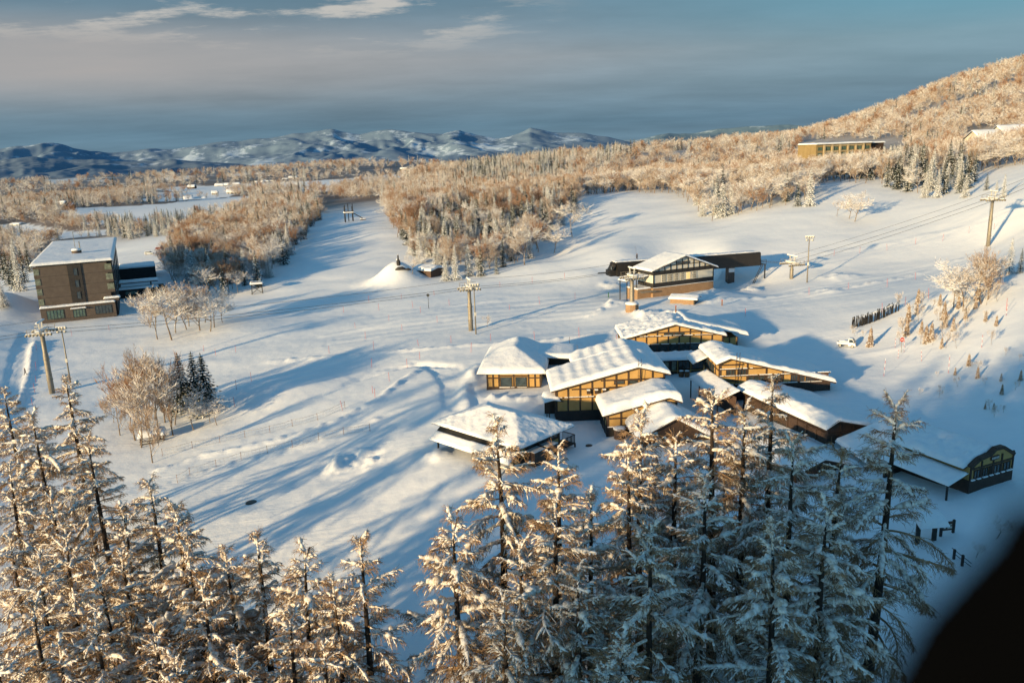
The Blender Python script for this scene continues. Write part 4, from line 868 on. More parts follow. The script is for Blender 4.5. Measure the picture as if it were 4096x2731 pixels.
# ---------------------------------------------------------------- people (one continuous skinned body each)
def person(loc, rz, label, pose='walk', tool=None, h=1.75):
    root = empty('person', loc, rz, label, 'person'); s = h/1.75
    if pose == 'walk': fl, fr, kl, kr, hl, hr, el, er = (.10,.30,0),(-.10,-.32,.08),(.09,.16,.48),(-.10,-.06,.46),(.27,-.18,.82),(-.27,.24,.88),(.25,-.10,1.10),(-.25,.06,1.10)
    else: fl, fr, kl, kr, hl, hr, el, er = (.16,.06,0),(-.16,-.10,0),(.13,.08,.47),(-.13,.02,.47),(.18,.38,1.02),(-.06,.42,1.20),(.27,.14,1.08),(-.26,.16,1.12)
    up = lambda p, dz: (p[0], p[1], p[2]+dz)
    V = [(0,0,.93),(0,.01,1.15),(0,.02,1.38),(0,.02,1.48),(0,.05,1.56),
         (.09,0,.90),kl,up(fl,.08),(fl[0],fl[1]+.16,fl[2]+.04),(-.09,0,.90),kr,up(fr,.08),(fr[0],fr[1]+.16,fr[2]+.04),
         (.19,.01,1.40),el,hl,(-.19,.01,1.40),er,hr]
    E = [(0,1),(1,2),(2,3),(3,4),(0,5),(5,6),(6,7),(7,8),(0,9),(9,10),(10,11),(11,12),(2,13),(13,14),(14,15),(2,16),(16,17),(17,18)]
    Rr = [.16,.15,.17,.075,.07,.11,.075,.055,.045,.11,.075,.055,.045,.085,.06,.045,.085,.06,.045]
    me = bpy.data.meshes.new('body'); me.from_pydata([(a*s, b*s, c*s) for a, b, c in V], E, []); me.materials.append(M['cloth'])
    o = bpy.data.objects.new('body', me); COL.objects.link(o); o.parent = root
    sk = o.modifiers.new('skin', 'SKIN'); sv = me.skin_vertices[0].data
    for k, r in enumerate(Rr): sv[k].radius = (r*s, r*s*(.8 if k in (0,1,2) else 1))
    sv[0].use_root = True; sb_ = o.modifiers.new('sub', 'SUBSURF'); sb_.levels = 1; sb_.render_levels = 2
    hd = MB(); hd.tube([(0,.05*s,1.52*s),(0,.06*s,1.57*s),(0,.07*s,1.65*s),(0,.06*s,1.72*s),(0,.05*s,1.76*s)], [.05*s,.085*s,.10*s,.085*s,.02*s], 12); hd.box((0,.17*s,1.63*s), (.03,.04,.04)); hd.build('head', M['skin'], root)
    MB().tube([(0,.035*s,1.60*s),(0,.04*s,1.68*s),(0,.04*s,1.75*s),(0,.04*s,1.80*s)], [.11*s,.118*s,.10*s,.02*s], 12).build('hood', M['cloth'], root)
    fm = MB()
    for hd_ in (hl, hr):
        for k in range(4): fm.tube([(hd_[0]*s+(k-1.5)*.018, hd_[1]*s, hd_[2]*s-.03), (hd_[0]*s+(k-1.5)*.02, hd_[1]*s+.03, hd_[2]*s-.10)], .011, 5)
        fm.tube([(hd_[0]*s+.03, hd_[1]*s+.02, hd_[2]*s-.01), (hd_[0]*s+.05, hd_[1]*s+.05, hd_[2]*s-.06)], .012, 5)
    fm.build('gloves', M['cloth'], root)
    return root
P = at(103, 1500, True); person(P, 2.6, 'person in dark clothing walking along the groomed path at the left edge')
xr_ = 4.9; dxs, dys = frame_of(yw); Pp = L0 + dxs*((2558-2472)/ (3042-2472)*L) + dys*2.0; Pp[2] = L0[2]+zt+.30
person(Pp, 2.0, 'person in dark clothing standing on the snowy roof of the lift housing', 'stand')
tl = MB().bar((-.1, .4, .7), (-.5, .5, 4.0), .05).box((-.06, .38, .55), (.4, .05, .45)).build('snow_rake', M['dark_steel']); tl.location = Pp; tag(tl, 'long handled snow shovel held by the person on the housing roof', 'shovel')
# ---------------------------------------------------------------- lift towers and ropes
def tower(px, py, pytop, az, label, r=.55, base=None, arm=4.6, frame_up=True, lean=0):
    P = at(px, py, True); zt_ = solve_z(P, px, pytop); h = zt_-P[2]; print('tower', np.round(P, 1), round(h, 1))
    t = empty('lift_tower', P, az, label, 'lift tower', 'lift towers')
    MB().tube([(0,0,-1),(0,0,h*.3),(0,0,h*.32),(0,0,h*.62),(0,0,h*.66),(0,0,h)], [r,r*.97,r*.94,r*.9,r*.76,r*.72], 16).build('mast', M['steel'], t)
    fl = MB()
    for z in (h*.22, h*.55): fl.tube([(0,0,z),(0,0,z+.12)], r*1.12, 16)
    fl.build('flange', M['steel'], t)
    ld = MB()
    for s in (-.2, .2): ld.bar((s, r+.2, 0), (s, r+.2, h), .06)
    for k in range(int(h/.5)): ld.bar((-.2, r+.2, .4+k*.5), (.2, r+.2, .4+k*.5), .04)
    ld.build('ladder', M['dark_steel'], t)
    ca = MB().b2(-.35, .35, -arm/2-.4, arm/2+.4, h-.15, h+.45); ca.build('crossarm', M['lamp_paint'], t)
    snow_sheet(lambda x, y: h+.45+0*np.asarray(x)*np.asarray(y), -.35, .35, -arm/2-.4, arm/2+.4, t, .13, seed=int(px), res=.15)
    for s in (-1, 1):
        tr = MB().b2(-2.6, 2.6, s*arm/2-.12, s*arm/2+.12, h-.35, h-.12).b2(-2.2, 2.2, s*(arm/2+.5)-.04, s*(arm/2+.5)+.04, h+.3, h+.36)
        for k in range(8): x = -2.45+k*.7; tr.tube([(x, s*arm/2-.14, h-.42), (x, s*arm/2+.14, h-.42)], .26, 12)
        for k in range(4): x = -2+k*1.33; tr.b2(x-.04, x+.04, s*(arm/2+.5)-.03, s*(arm/2+.5)+.03, h-.3, h+1.0)
        tr.b2(-2.2, 2.2, s*(arm/2+.5)-.04, s*(arm/2+.5)+.04, h+.94, h+1.0)
        so_ = tr.build('sheave_train', M['steel'], t)
        sn = MB()
        for k in range(5): sn.b2(-2.5+k*1.05, -1.7+k*1.05, s*arm/2-.16, s*arm/2+.16, h-.12, h+.02+.06*(k % 2))
        sn.build('sheave_snow', M['snow'], so_)
    if frame_up:
        fr = MB(); 
        for s in (-1, 1): fr.bar((0, s*.9, h+.4), (0, s*1.25, h+2.1), .22)
        fr.bar((0, -arm/2-.1, h+2.1), (0, arm/2+.1, h+2.1), .26); fr.bar((-1.2, 0, h+1.1), (1.2, 0, h+1.1), .12); fr.build('lifting_frame', M['lamp_paint'], t)
        snow_sheet(lambda x, y: h+2.23+0*np.asarray(x)*np.asarray(y), -.13, .13, -arm/2-.1, arm/2+.1, t, .2, seed=int(px)+1, res=.12)
    if base:
        MB().tube([(0,0,-1.5),(0,0,base)], 1.7, 8, smooth=False).build('footing', M['block'], t); MB().tube([(0,0,base),(0,0,base+.35),(0,0,base+.6)], [1.75,1.5,.7], 14).build('footing_snow', M['snow'], t)
    return P, h
pA_, pB_ = at(209, 1572), at(1880, 1322); azl = math.atan2(*(pB_-pA_)[1::-1])
T1 = tower(209, 1572, 1325, azl, 'thick steel lift tower beside the walking path at the left', .62)
T2 = tower(1884, 1322, 1150, azl, 'steel lift tower on the open slope left of the lodges', .62, arm=3.0)
T3 = tower(2528, 1240, 1106, azl+.1, 'lift tower on a tan block footing in front of the long black housing', .62, base=1.6, arm=3.0)
T4 = tower(3166, 1115, 1052, yw, 'short lift tower right of the long black housing beside a lamp mast', .5)
pC, pD = at(3166, 1115), at(3952, 978); az2 = math.atan2(*(pD-pC)[1::-1])
T5 = tower(3952, 985, 795, az2, 'tall tapering lift tower standing alone high on the right slope', .5, arm=3.2)
def rope(pts, r, label, sag=.012, cat='cable'):
    mb = MB()
    for a, b in zip(pts[:-1], pts[1:]):
        a = np.array(a, float); b = np.array(b, float); L = np.linalg.norm(b-a); t = np.linspace(0, 1, 25)[:, None]
        q = a+(b-a)*t; q[:, 2] -= (4*t*(1-t))[:, 0]*L*sag; mb.tube(q, r, 6)
    o = mb.build('cable', M['dark_steel']); tag(o, label, cat, 'ropes of the ski lift'); return o
def side(Tt, az, s, arm=4.4, dz=0.0):
    P, h = Tt; return (P[0]-math.sin(az)*s*arm/2, P[1]+math.cos(az)*s*arm/2, P[2]+h-.1+dz)
def end(px, py, r): p = at_r(px, py, r); return tuple(p)
s0 = L0+dys*2.4
for s, lb in ((-1, 'near hauling rope of the lift running from the left edge to the black housing'), (1, 'far hauling rope of the lift running from the left edge to the black housing')):
    a = side(T1, azl, s); b = side(T2, azl, s, 3.0); c = tuple(s0+dys*s*1.0+np.array([0, 0, 1.0])); d0 = np.array(a)+(np.array(a)-np.array(b))*.35+np.array([0,0,-1.0])
    rope([tuple(d0), a, b, c], .045, lb, .010)
rope([tuple(np.array(side(T1, azl, 0, 0, 2.5))+(np.array(side(T1, azl, 0, 0, 2.5))-np.array(side(T2, azl, 0, 0, 2.2)))*.35), side(T1, azl, 0, 0, 2.5), side(T2, azl, 0, 0, 2.2), tuple(L0+dys*3.5+np.array([0,0,zt*.8]))], .035, 'thin signal cable above the hauling ropes of the lift')
e1 = L1+dys*2.4+np.array([0, 0, 1.2])
for s, lb in ((-1, 'near hauling rope climbing from the black housing to the right slope'), (1, 'far hauling rope climbing from the black housing to the right slope')):
    a = tuple(e1+dys*s*1.2); b = side(T4, yw, s); c = side(T5, az2, s); c_ = np.array(c)+(np.array(c)-np.array(b))*.5+np.array([0,0,3.5])
    rope([a, b, c, tuple(c_)], .045, lb, .010)
rope([side(T4, yw, 0, 0, 2.3), side(T5, az2, 0, 0, 2.3), tuple(np.array(side(T5, az2, 0, 0, 2.3))*1.5-np.array(side(T4, yw, 0, 0, 2.3))*.5+np.array([0,0,3]))], .035, 'thin signal cable above the ropes climbing the right slope')
def lamp_mast(px, py, pytop, label, lamps=True):
    P = at(px, py, True); h = solve_z(P, px, pytop)-P[2]
    t = empty('lamp_mast', P, random.uniform(-.3, .3), label, 'lamp mast', 'floodlight masts on the piste')
    MB().tube([(0,0,-1),(0,0,h*.5),(0,0,h)], [.19,.16,.12], 10).build('mast', M['steel'], t)
    MB().bar((-1.0,0,h-.1), (1.0,0,h-.1), .12).bar((-.8,0,h-.9), (.8,0,h-.9), .12).b2(-.5,.5,-.5,.5,h-.5,h-.42).build('bracket', M['lamp_paint'], t)
    for k, (a, z) in enumerate([(-.95,h+.15),(-.3,h+.15),(.3,h+.15),(.95,h+.15),(-.75,h-.7),(.75,h-.7)]):
        MB().tube([(a, 0, z), (a+.05, -.25, z-.06), (a+.08, -.5, z-.12)], [.12, .3, .33], 10).build('floodlight', M['lamp_paint'], t)
    MB().b2(-.25,.25,-.35,-.1,h*.38,h*.38+.9).build('switch_box', M['lamp_paint'], t)
    MB().b2(-1.1,1.1,-.5,.2,h+.36,h+.48).build('snow_cap', M['snow'], t)
lamp_mast(282, 1530, 1312, 'slim lamp mast right of the thick lift tower at the left')
lamp_mast(1904, 1337, 1140, 'slim lamp mast right of the lift tower on the open slope')
lamp_mast(3228, 1130, 948, 'slim lamp mast right of the short lift tower')
# ---------------------------------------------------------------- hotel at the left
zb = -46.6; a = on_z(168, 1284, zb); b = on_z(467, 1262, zb); yh = .43; dx, dy = frame_of(yh); b = on_plane(467, 1255, a, dy); b[2] = a[2]; W = float(np.dot(b-a, dx)); Hh = solve_z(b, 431, 1045)-b[2]; dx, dy = frame_of(yh)
bk_ = on_z(459, 945, zb+Hh); D = float(np.dot((bk_-on_z(431, 1036, zb+Hh)), dy)); Hh = max(Hh, 15); print('hotel', W, yh, Hh, D)
ht = empty('hotel', a, yh, 'five storey brown brick hotel block with thick flat snow roof at the left', 'hotel'); D = min(D, 80)
MB().b2(.6, W-.8, 1.6, D, 3.6, Hh).build('wall', M['hotel'], ht)
MB().b2(W-.85, W+.6, 2.4, D-.4, -1.5, Hh-.05).build('side_wall', M['hotel_dark'], ht)  # side turned from the sun; its shade is put into the darker brick
MB().b2(0, W, 0, 18, -1.5, 3.9).build('podium', M['hotel'], ht)
MB().b2(W*.43, W*.61, 1.35, 1.62, 4.2, Hh-.05).build('stair_strip', M['hotel_dark'], ht)
for k in range(3): z = 5.6+k*(Hh-5.2)/3.1; window(ht, W*.505, W*.555, 1.35, z, z+2.2, 'glass', 1, 1, 'hotel_dark')
for k in range(4):
    z = 4.6+k*(Hh-4.2)/4
    MB().b2(-.3, 1.3, 1.9, 4, z-.9, z).b2(-.3, 1.3, 1.9, 4, z+1.9, z+2.3).build('bay_panel', M['hotel'], ht); MB().b2(-.2, 1.25, 1.5, 3.9, z, z+1.9).build('bay_window', M['curtain'], ht)
    if k: MB().b2(W-1.5, W+.45, 1.5, 3.6, z, z+1.9).build('bay_window', M['curtain'], ht); MB().b2(W-1.6, W+.5, 1.45, 3.7, z-.9, z-.0).build('bay_panel', M['hotel'], ht)
window(ht, 1.6, 6.2, 0, .3, 2.9, 'glass_green', 5, 1, 'dark_steel'); window(ht, W*.42, W*.58, 0, .2, 2.4, 'glass_green', 4, 1, 'dark_steel'); window(ht, W*.72, W-1.2, 0, .5, 3.0, 'glass', 5, 1, 'dark_steel')
MB().b2(W*.8, W*.95, -.02, 0.0, 3.3, 3.35).b2(W*.40, W*.60, -.7, 0, 2.75, 2.95).build('entrance_canopy', M['hotel_dark'], ht); snow_sheet(lambda x, y: 2.95+0*np.asarray(x)*np.asarray(y), W*.4, W*.6, -.7, 0, ht, .3, seed=5, res=.2)
snow_sheet(lambda x, y: 3.9+0*np.asarray(x)*np.asarray(y), 0, W, -.2, 1.7, ht, .45, seed=200, lump=.1); snow_sheet(lambda x, y: 5.0+0*np.asarray(x)*np.asarray(y), W-3, W+1.6, .6, 3.4, ht, .45, seed=201)
MB().b2(W-2.5, W+1.2, .8, 3.2, 3.8, 5.0).build('corner_block', M['hotel'], ht)
MB().b2(-.5, W+.9, .9, D+.6, Hh, Hh+.3).build('roof', M['hotel_dark'], ht); snow_sheet(lambda x, y: Hh+.3+0*np.asarray(x)*np.asarray(y), -.6, W+1.0, .8, D+.7, ht, .75, seed=203, lump=.05, over=.35, res=.4)
for j in range(9):
    for k in range(4): MB().b2(W+.6, W+.68, 7+j*7.6, 9.5+j*7.6, 4.8+k*3.1, 6.4+k*3.1).build('side_window', M['glass'], ht)
MB().tube([(W*.52, D*.30, Hh), (W*.52, D*.30, Hh+2.0)], 1.5, 20).build('roof_turret', M['hotel'], ht); MB().tube([(W*.52, D*.30, Hh+2.0), (W*.52, D*.30, Hh+2.4), (W*.52, D*.30, Hh+2.6)], [1.6, 1.5, .8], 20).build('turret_snow', M['snow'], ht)
MB().tube([(W*.5, D*.33, Hh+.5), (W*.5, D*.33, Hh+8)], .08, 6).tube([(W*.56, D*.36, Hh+.5), (W*.56, D*.36, Hh+4.5)], .15, 6).build('antenna', M['steel'], ht)
MB().b2(W+.6, W+14, 76, 92, -2.5, 5.2).build('rear_block', M['hotel_dark'], ht); snow_sheet(lambda x, y: 5.2+0*np.asarray(x)*np.asarray(y), W+.6, W+14, 76, 92, ht, .5, seed=205)
ew = empty('entrance_wing', (W+.6, 32, 0)); ew.parent = ht
MB().b2(0, 15, 2, 9, -1.5, 2.6).b2(11, 16, -.2, 6, -1.5, 2.2).build('wing_wall', M['hotel_dark'], ew); MB().b2(2, 6, 1.95, 2.02, .6, 1.8).build('wing_window', M['glass_green'], ew)
snow_sheet(lambda x, y: 2.65+0*np.asarray(x)*np.asarray(y), 0, 13, 1.2, 5, ew, .4, seed=207); MB().b2(.5, 13.2, 5, 10, 4.2, 4.6).b2(10.5, 11, 5.2, 9.5, 2.4, 4.2).build('canopy', M['hotel_dark'], ew); snow_sheet(lambda x, y: 4.6+0*np.asarray(x)*np.asarray(y), .3, 13.4, 4.8, 10, ew, .5, seed=208)
# ---------------------------------------------------------------- hotel on the ridge at the right
a = at_r(3262, 640, 500); dd = at_r(3480, 640, 525); v = (dd-a)[:2]; W = float(np.hypot(*v)); yr = math.atan2(v[1], v[0]); b0 = a.copy(); zt2 = solve_z(a, 3262, 578); Hh = zt2-a[2]; print('ridge hotel', W, Hh)
rh = empty('ridge_hotel', a-np.array([0, 0, 3.6]), yr, 'long sunlit ochre hotel with rows of framed balconies on the wooded ridge', 'hotel'); Hh += 3.3
M['gold'] = simple('ochre_render', (.24, .175, .08), (.30, .22, .105), .5, .9, .1); M['gold_pale'] = simple('pale_render', (.38, .31, .19), (.44, .36, .23), .5, .9, .1)  # even ochre of the render itself
MB().b2(0, W, 0, 16, -6, Hh).build('wall', M['gold'], rh)
nb_ = 7; cw_ = W/nb_; gr = MB()
for k in range(1, nb_): gr.b2(k*cw_-.5, k*cw_+.5, -.7, 0, -4, Hh-.2)
for z in range(0, 5): gr.b2(cw_, W-cw_, -.65, 0, Hh-1.0-z*3.2, Hh-.4-z*3.2)
gr.build('balcony_grid', M['gold_pale'], rh)
for j in range(4):
    for k in range(nb_): z = Hh-3.6-j*3.2; MB().b2(k*cw_+1.2, (k+1)*cw_-1.2, -.12, -.02, z+.3, z+2.2).build('window', M['glass_green'], rh)
MB().b2(-.4, W+.4, -.9, 16, Hh, Hh+.25).build('roof', M['roofing'], rh); snow_sheet(lambda x, y: Hh+.25+0*np.asarray(x)*np.asarray(y), -.5, W+.5, -.9, 16, rh, .8, seed=220, res=.6)
MB().b2(W, W+12, 3, 14, -6, Hh).build('rear_wing', M['timber'], rh); snow_sheet(lambda x, y: Hh+0*np.asarray(x)*np.asarray(y), W, W+13, 2.5, 14, rh, .8, seed=221, res=.6)
# houses on the hill, right
def house(px, py, r, w, d, h, rise, rz, label, wall, roofsnow=.6, nm='house', wins=3, grp=None):
    p = at_r(px, py, r) if r > 720 or r < 600 else at(px, py); hs = empty(nm, p, rz, label, 'house', grp)
    f_ = lambda x, y: h+rise*np.minimum((np.asarray(y)+.6)/(d/2+.6), (d+.6-np.asarray(y))/(d/2+.6))+0*np.asarray(x)
    MB().prism([(0, 0, -4), (0, d, -4), (0, d, h), (0, d/2, h+rise*.9), (0, 0, h)], (w, 0, 0)).build('wall', M[wall], hs)
    roof_slab(f_, -.6, w+.6, -.6, d+.6, hs, M['roofing'], .2, bry=(d/2,)); snow_sheet(f_, -.6, w+.6, -.6, d+.6, hs, roofsnow, seed=int(px), res=max(.4, r/700))
    for k in range(wins): MB().b2(w*(k+.3)/wins, w*(k+.75)/wins, -.06, -.01, h*.4, h*.8).build('window', M['glass'], hs)
    return hs
house(3920, 598, 470, 17, 12, 5, 4.2, .15, 'pale chalet with snow roof on the hill, left of the two at the right edge', 'cream')
house(4015, 585, 480, 26, 12, 6, 4.0, .1, 'long pale chalet roof on the hill, running to the right edge', 'cream')
fh = 'far houses in the valley fields'
house(220, 833, 1080, 12, 9, 4, 4, -.2, 'dark gabled house at the wood edge of the left snowfield, larger of two', 'timber', 1.0, grp=fh)
house(262, 834, 1080, 8, 7, 3, 2.5, -.1, 'small hut just right of the larger dark house by the left snowfield', 'timber', 1.0, 'hut', 1, fh)
house(738, 808, 1150, 11, 9, 2, 6, .5, 'steep A-shaped house with dark gable on the mid snowfield', 'timber', .8, grp=fh)
house(768, 806, 1160, 18, 8, 2.5, 2.5, .1, 'long low house right of the A-shaped house on the snowfield', 'timber', .9, grp=fh)
house(908, 783, 1250, 14, 10, 5, 4, .2, 'sunlit gabled house at the far side of the middle snowfield', 'cream', .9, grp=fh)
house(848, 784, 1250, 8, 7, 4, 3, .2, 'small pale blue house left of the sunlit gabled house', 'cream', .9, grp=fh)
for i, (px, py, r, w) in enumerate([(860,751,1700,16),(890,749,1700,12),(930,747,1700,14),(1015,740,1800,22),(1045,738,1800,16),(1075,737,1800,10),(1155,719,1900,18),(1130,727,1900,12),(750,757,1650,14),(1600,682,2300,20),(1690,680,2300,22),(1720,679,2300,12)]):
    house(px, py, r, w, 9, 4, 3.5, random.uniform(-.4, .4), 'tiny farmstead house in the distant snowfields beyond the wood', random.choice(['cream', 'timber', 'cream']), 1.2, 'farm_house', 1, 'distant farm houses')
house(8, 938, 640, 8, 7, 1.8, 1.2, .1, 'dark shed with snow roof at the left edge clearing, nearest', 'timber', .8, 'shed', 2)
house(40, 905, 700, 11, 8, 1.6, 1.2, -.2, 'low pale shed with broad snow roof behind it at the left edge', 'cream', .8, 'shed', 2)
# mountain hut by the mound
P = at(1660, 1112); sh2 = empty('wooden_shed', P, -.62, 'dark red-brown shed with snow roof beside the snow mound', 'shed')
MB().prism([(0,0,-1),(0,7,-1),(0,7,3.0),(0,3.5,3.6),(0,0,3.0)], (7.5,0,0)).build('wall', M['brownboard'], sh2); f_ = lambda x, y: 3.1+.6*np.minimum(np.asarray(y)/3.5, (7-np.asarray(y))/3.5)+0*np.asarray(x)
roof_slab(f_, -.6, 8, -.5, 7.5, sh2, M['roofing'], .2, bry=(3.5,)); snow_sheet(f_, -.6, 8, -.5, 7.5, sh2, .8, seed=230); MB().b2(-.05, 0, 1.0, 2.6, .6, 1.8).build('door', M['glass'], sh2); MB().b2(1, 2.2, -.06, -.01, .5, 1.8).build('window', M['white_paint'], sh2)
P = at(1594, 1058, True); mn = empty('stone_monument', P, .3, 'dark stone monument with snowy shoulders on top of the snow mound', 'monument')
MB().tube([(0,0,-.5),(0,0,.8),(0,0,1.6),(0,0,1.7),(0,0,3.1),(0,0,3.4)], [.65,.7,.55,.28,.25,.1], 8, smooth=False).build('stone', M['blackwood'], mn); MB().tube([(-.45,0,1.5),(-.45,0,1.9),(-.4,0,2.1)], [.2,.2,.05], 8).tube([(.45,0,1.5),(.45,0,1.9),(.4,0,2.1)], [.2,.2,.05], 8).tube([(0,0,3.35),(0,0,3.6)], [.16,.05], 8).build('snow_cap', M['snow'], mn)
P = at(1603, 1078, True); rk = MB(); rk.tube([(-1.8,-.3,.1),(-.8,-.4,.5),(.6,-.3,.6),(1.9,0,.1)], [.25,.6,.6,.2], 8).tube([(1.6,-.5,.1),(2.6,-.4,.2),(3.6,0,.0)], [.2,.45,.2], 8); ro = rk.build('boulder', M['blackwood']); ro.location = P-np.array([0,0,.15]); tag(ro, 'dark bare boulders showing through the snow just below the monument', 'boulder')
# play tower at the head of the run and lookout at the wood edge
P = at(1405, 886); pt = empty('timber_frame_tower', P, .3, 'dark timber frame with tall posts and a snowy chute at the head of the run', 'play tower')
for k, (a, b, h) in enumerate([(-3, 0, 9), (-1, 2, 9.5), (1.2, 0, 9.5), (-3, 3, 8), (1.2, 3, 8)]): MB().tube([(a, b, -1), (a, b, h)], .22, 8).build('post', M['blackwood'], pt)
MB().b2(-3.6, 1.8, -.4, 3.4, 4.4, 4.8).b2(-3.6, 1.8, -.5, -.3, 5.4, 5.7).bar((1.6, 1, 4.4), (6.5, 0, 1.2), 1.0, .35).b2(5, 8, -.6, .8, .4, 1.0).build('deck', M['blackwood'], pt); snow_sheet(lambda x, y: 4.8+0*np.asarray(x)*np.asarray(y), -3.6, 1.8, -.4, 3.4, pt, .5, seed=240); snow_sheet(lambda x, y: 1.0+0*np.asarray(x)*np.asarray(y), 5, 8, -.6, .8, pt, .4, seed=241)
P = at(1030, 1175); pt = empty('lookout_platform', P, .3, 'small dark lookout platform on posts with a snow cap at the wood edge', 'platform')
for a, b in ((-1.6, 0), (1.6, 0), (-1.6, 3), (1.6, 3)): MB().bar((a*1.15, b, -1), (a, b, 4.2), .25).build('post', M['blackwood'], pt)
MB().b2(-2, 2, -.4, 3.4, 3.2, 3.5).bar((-2, -.3, 0), (2, -.3, 3.2), .15).bar((2, -.3, 0), (-2, -.3, 3.2), .15).b2(-2, 2, -.4, -.3, 4.2, 4.35).build('deck', M['blackwood'], pt); snow_sheet(lambda x, y: 3.5+0*np.asarray(x)*np.asarray(y), -2.1, 2.1, -.4, 3.4, pt, .7, seed=242); 
P = at(612, 1765); gz = empty('picnic_shelter', P, .35, 'low timber shelter capped with a rounded heap of snow under the birches', 'shelter')
for a, b in ((-2, -1), (2, -1), (-2, 1.4), (2, 1.4)): MB().b2(a-.1, a+.1, b-.1, b+.1, -.6, 1.5).build('post', M['timber'], gz)
MB().b2(-2.2, 2.2, -1.2, 1.6, 1.2, 1.4).b2(-2.2, 2.2, -1.2, -1.1, .5, .65).b2(-2.2, 2.2, -1.2, -1.1, .0, .15).build('frame', M['timber'], gz); snow_sheet(lambda x, y: 1.4+0*np.asarray(x)*np.asarray(y), -2.3, 2.3, -1.3, 1.7, gz, 1.1, seed=243)
P = at(285, 2275); br = empty('wooden_footbridge', P, 1.0, 'short wooden footbridge rail with snow between the larches at the left', 'footbridge')
rb = MB()
for k in range(7): rb.b2(k*.7-.05, k*.7+.05, -.05, .05, -.2, 1.1)
rb.b2(-.1, 4.3, -.06, .06, 1.0, 1.12).b2(-.1, 4.3, -.06, .06, .5, .6); rb.build('rail', M['barrel'], br); snow_sheet(lambda x, y: .1+0*np.asarray(x)*np.asarray(y), -.1, 4.3, .1, 2, br, .35, seed=244)
# ---------------------------------------------------------------- vehicles
def wheel(parent, x, y, r, w=.16):
    t = MB().tube([(x, y-w/2, r), (x, y+w/2, r)], r, 16, smooth=False).build('wheel', M['rubber'], parent); s = -1 if y < 0 else 1
    MB().tube([(x, y+s*(w/2+.005)-.01, r), (x, y+s*(w/2+.005)+.01, r)], r*.6, 12, smooth=False).build('rim', M['lamp_paint'], t)
def kei_truck(P, rz, label):
    t = empty('pickup_truck', P, rz, label, 'truck')          # nose toward +x
    prof = [(.35,0,.32),(1.65,0,.32),(1.68,0,.75),(1.60,0,1.0),(1.12,0,1.72),(.42,0,1.76),(.35,0,1.6)]
    MB().prism([(a, -.70, c) for a, _, c in prof], (0, 1.40, 0)).build('cab', M['white_paint'], t)
    MB().prism([(1.615,-.60,1.02),(1.20,-.60,1.64),(1.20,.60,1.64),(1.615,.60,1.02)], (.03, 0, .02)).build('windscreen', M['glass'], t)
    for s in (-1, 1):
        MB().prism([(.50,s*.70,1.05),(1.42,s*.70,1.05),(1.08,s*.70,1.62),(.50,s*.70,1.62)], (0, s*.012, 0)).build('side_window', M['glass'], t)
        MB().tube([(1.66,s*.55,.70),(1.70,s*.55,.70)], .11, 12).build('headlight', M['lamp_paint'], t)
        MB().b2(1.35,1.50,s*.72,s*.88,1.0,1.22).build('mirror', M['rubber'], t)
    MB().b2(1.64,1.72,-.66,.66,.34,.52).build('bumper', M['white_paint'], t); MB().b2(1.725,1.735,-.18,.18,.38,.5).build('number_plate', M['gold'], t); MB().b2(1.67,1.70,-.4,.4,.62,.72).build('grille', M['rubber'], t)
    bd = MB().b2(-1.7,.32,-.70,.70,.55,.66)
    for s in (-1, 1): bd.b2(-1.7,.32,s*.70-.02,s*.70+.02,.60,.95)
    bd.b2(-1.72,-1.68,-.7,.7,.60,.95).b2(.30,.34,-.68,.68,.6,1.15); bd.build('cargo_bed', M['white_paint'], t)
    MB().b2(-1.6,.25,-.3,.3,.34,.54).build('chassis', M['rubber'], t); MB().b2(-1.64,.27,-.66,.66,.665,.75).build('bed_snow', M['snow'], t); MB().b2(.45,1.08,-.62,.62,1.765,1.83).build('roof_snow', M['snow'], t)
    for a in (-1.1, 1.15):
        for s in (-1, 1): wheel(t, a, s*.64, .29)
    return t
kei_truck(at(3386, 1386), -.55, 'white kei pickup truck with empty bed parked in the shade below the piste')
def car(P, rz, label, c, suv=0):
    M['carpaint'] = simple('car_paint', c, tuple(min(1, x*1.2) for x in c), 2, .35, 0); t = empty('parked_car', P, rz, label, 'car', 'cars parked behind the hotel')
    h = 1.45+suv; pf = [(-2.1,.35),(2.1,.35),(2.15,.7),(2.0,.95),(1.1,1.02),(.55,h-.03),(-1.3 if not suv else -1.8,h),(-2.0,1.05),(-2.15,.8)]
    MB().prism([(a, -.82, z) for a, z in pf], (0, 1.64, 0)).build('body', M['carpaint'], t)
    for s in (-1, 1): MB().prism([(.95,s*.83,1.04),(.5,s*.83,h-.12),(-1.2-suv,s*.83,h-.1),(-1.75,s*.83,1.08)], (0, s*.01, 0)).build('side_window', M['glass'], t)
    MB().prism([(1.13,-.72,1.05),(.62,-.72,h-.06),(.62,.72,h-.06),(1.13,.72,1.05)], (.02, 0, .02)).build('windscreen', M['glass'], t); MB().b2(-1.5,.5,-.75,.75,h+.005,h+.12).build('roof_snow', M['snow'], t)
    for s in (-1, 1): MB().tube([(2.08,s*.6,.72),(2.16,s*.6,.72)], .12, 8).build('headlight', M['lamp_paint'], t)
    for a in (-1.3, 1.3):
        for s in (-1, 1): wheel(t, a, s*.76, .33, .2)
for px, py, rz, lb, c, s_ in [(597,1018,.1,'silver car parked alone in the snowy lot behind the hotel',(.45,.47,.5),.15),(640,998,.2,'dark red car, second from the left in the lot behind the hotel',(.16,.02,.02),0),
    (660,992,.1,'dark grey estate car beside the dark red one behind the hotel',(.08,.09,.10),.2),(694,980,.1,'black van in the row at the back of the snowy lot',(.03,.04,.05),.4),(722,972,.1,'green van at the right end of the row in the snowy lot',(.02,.14,.06),.4)]:
    q = at(px, py); car(q, rz, lb, c, s_)
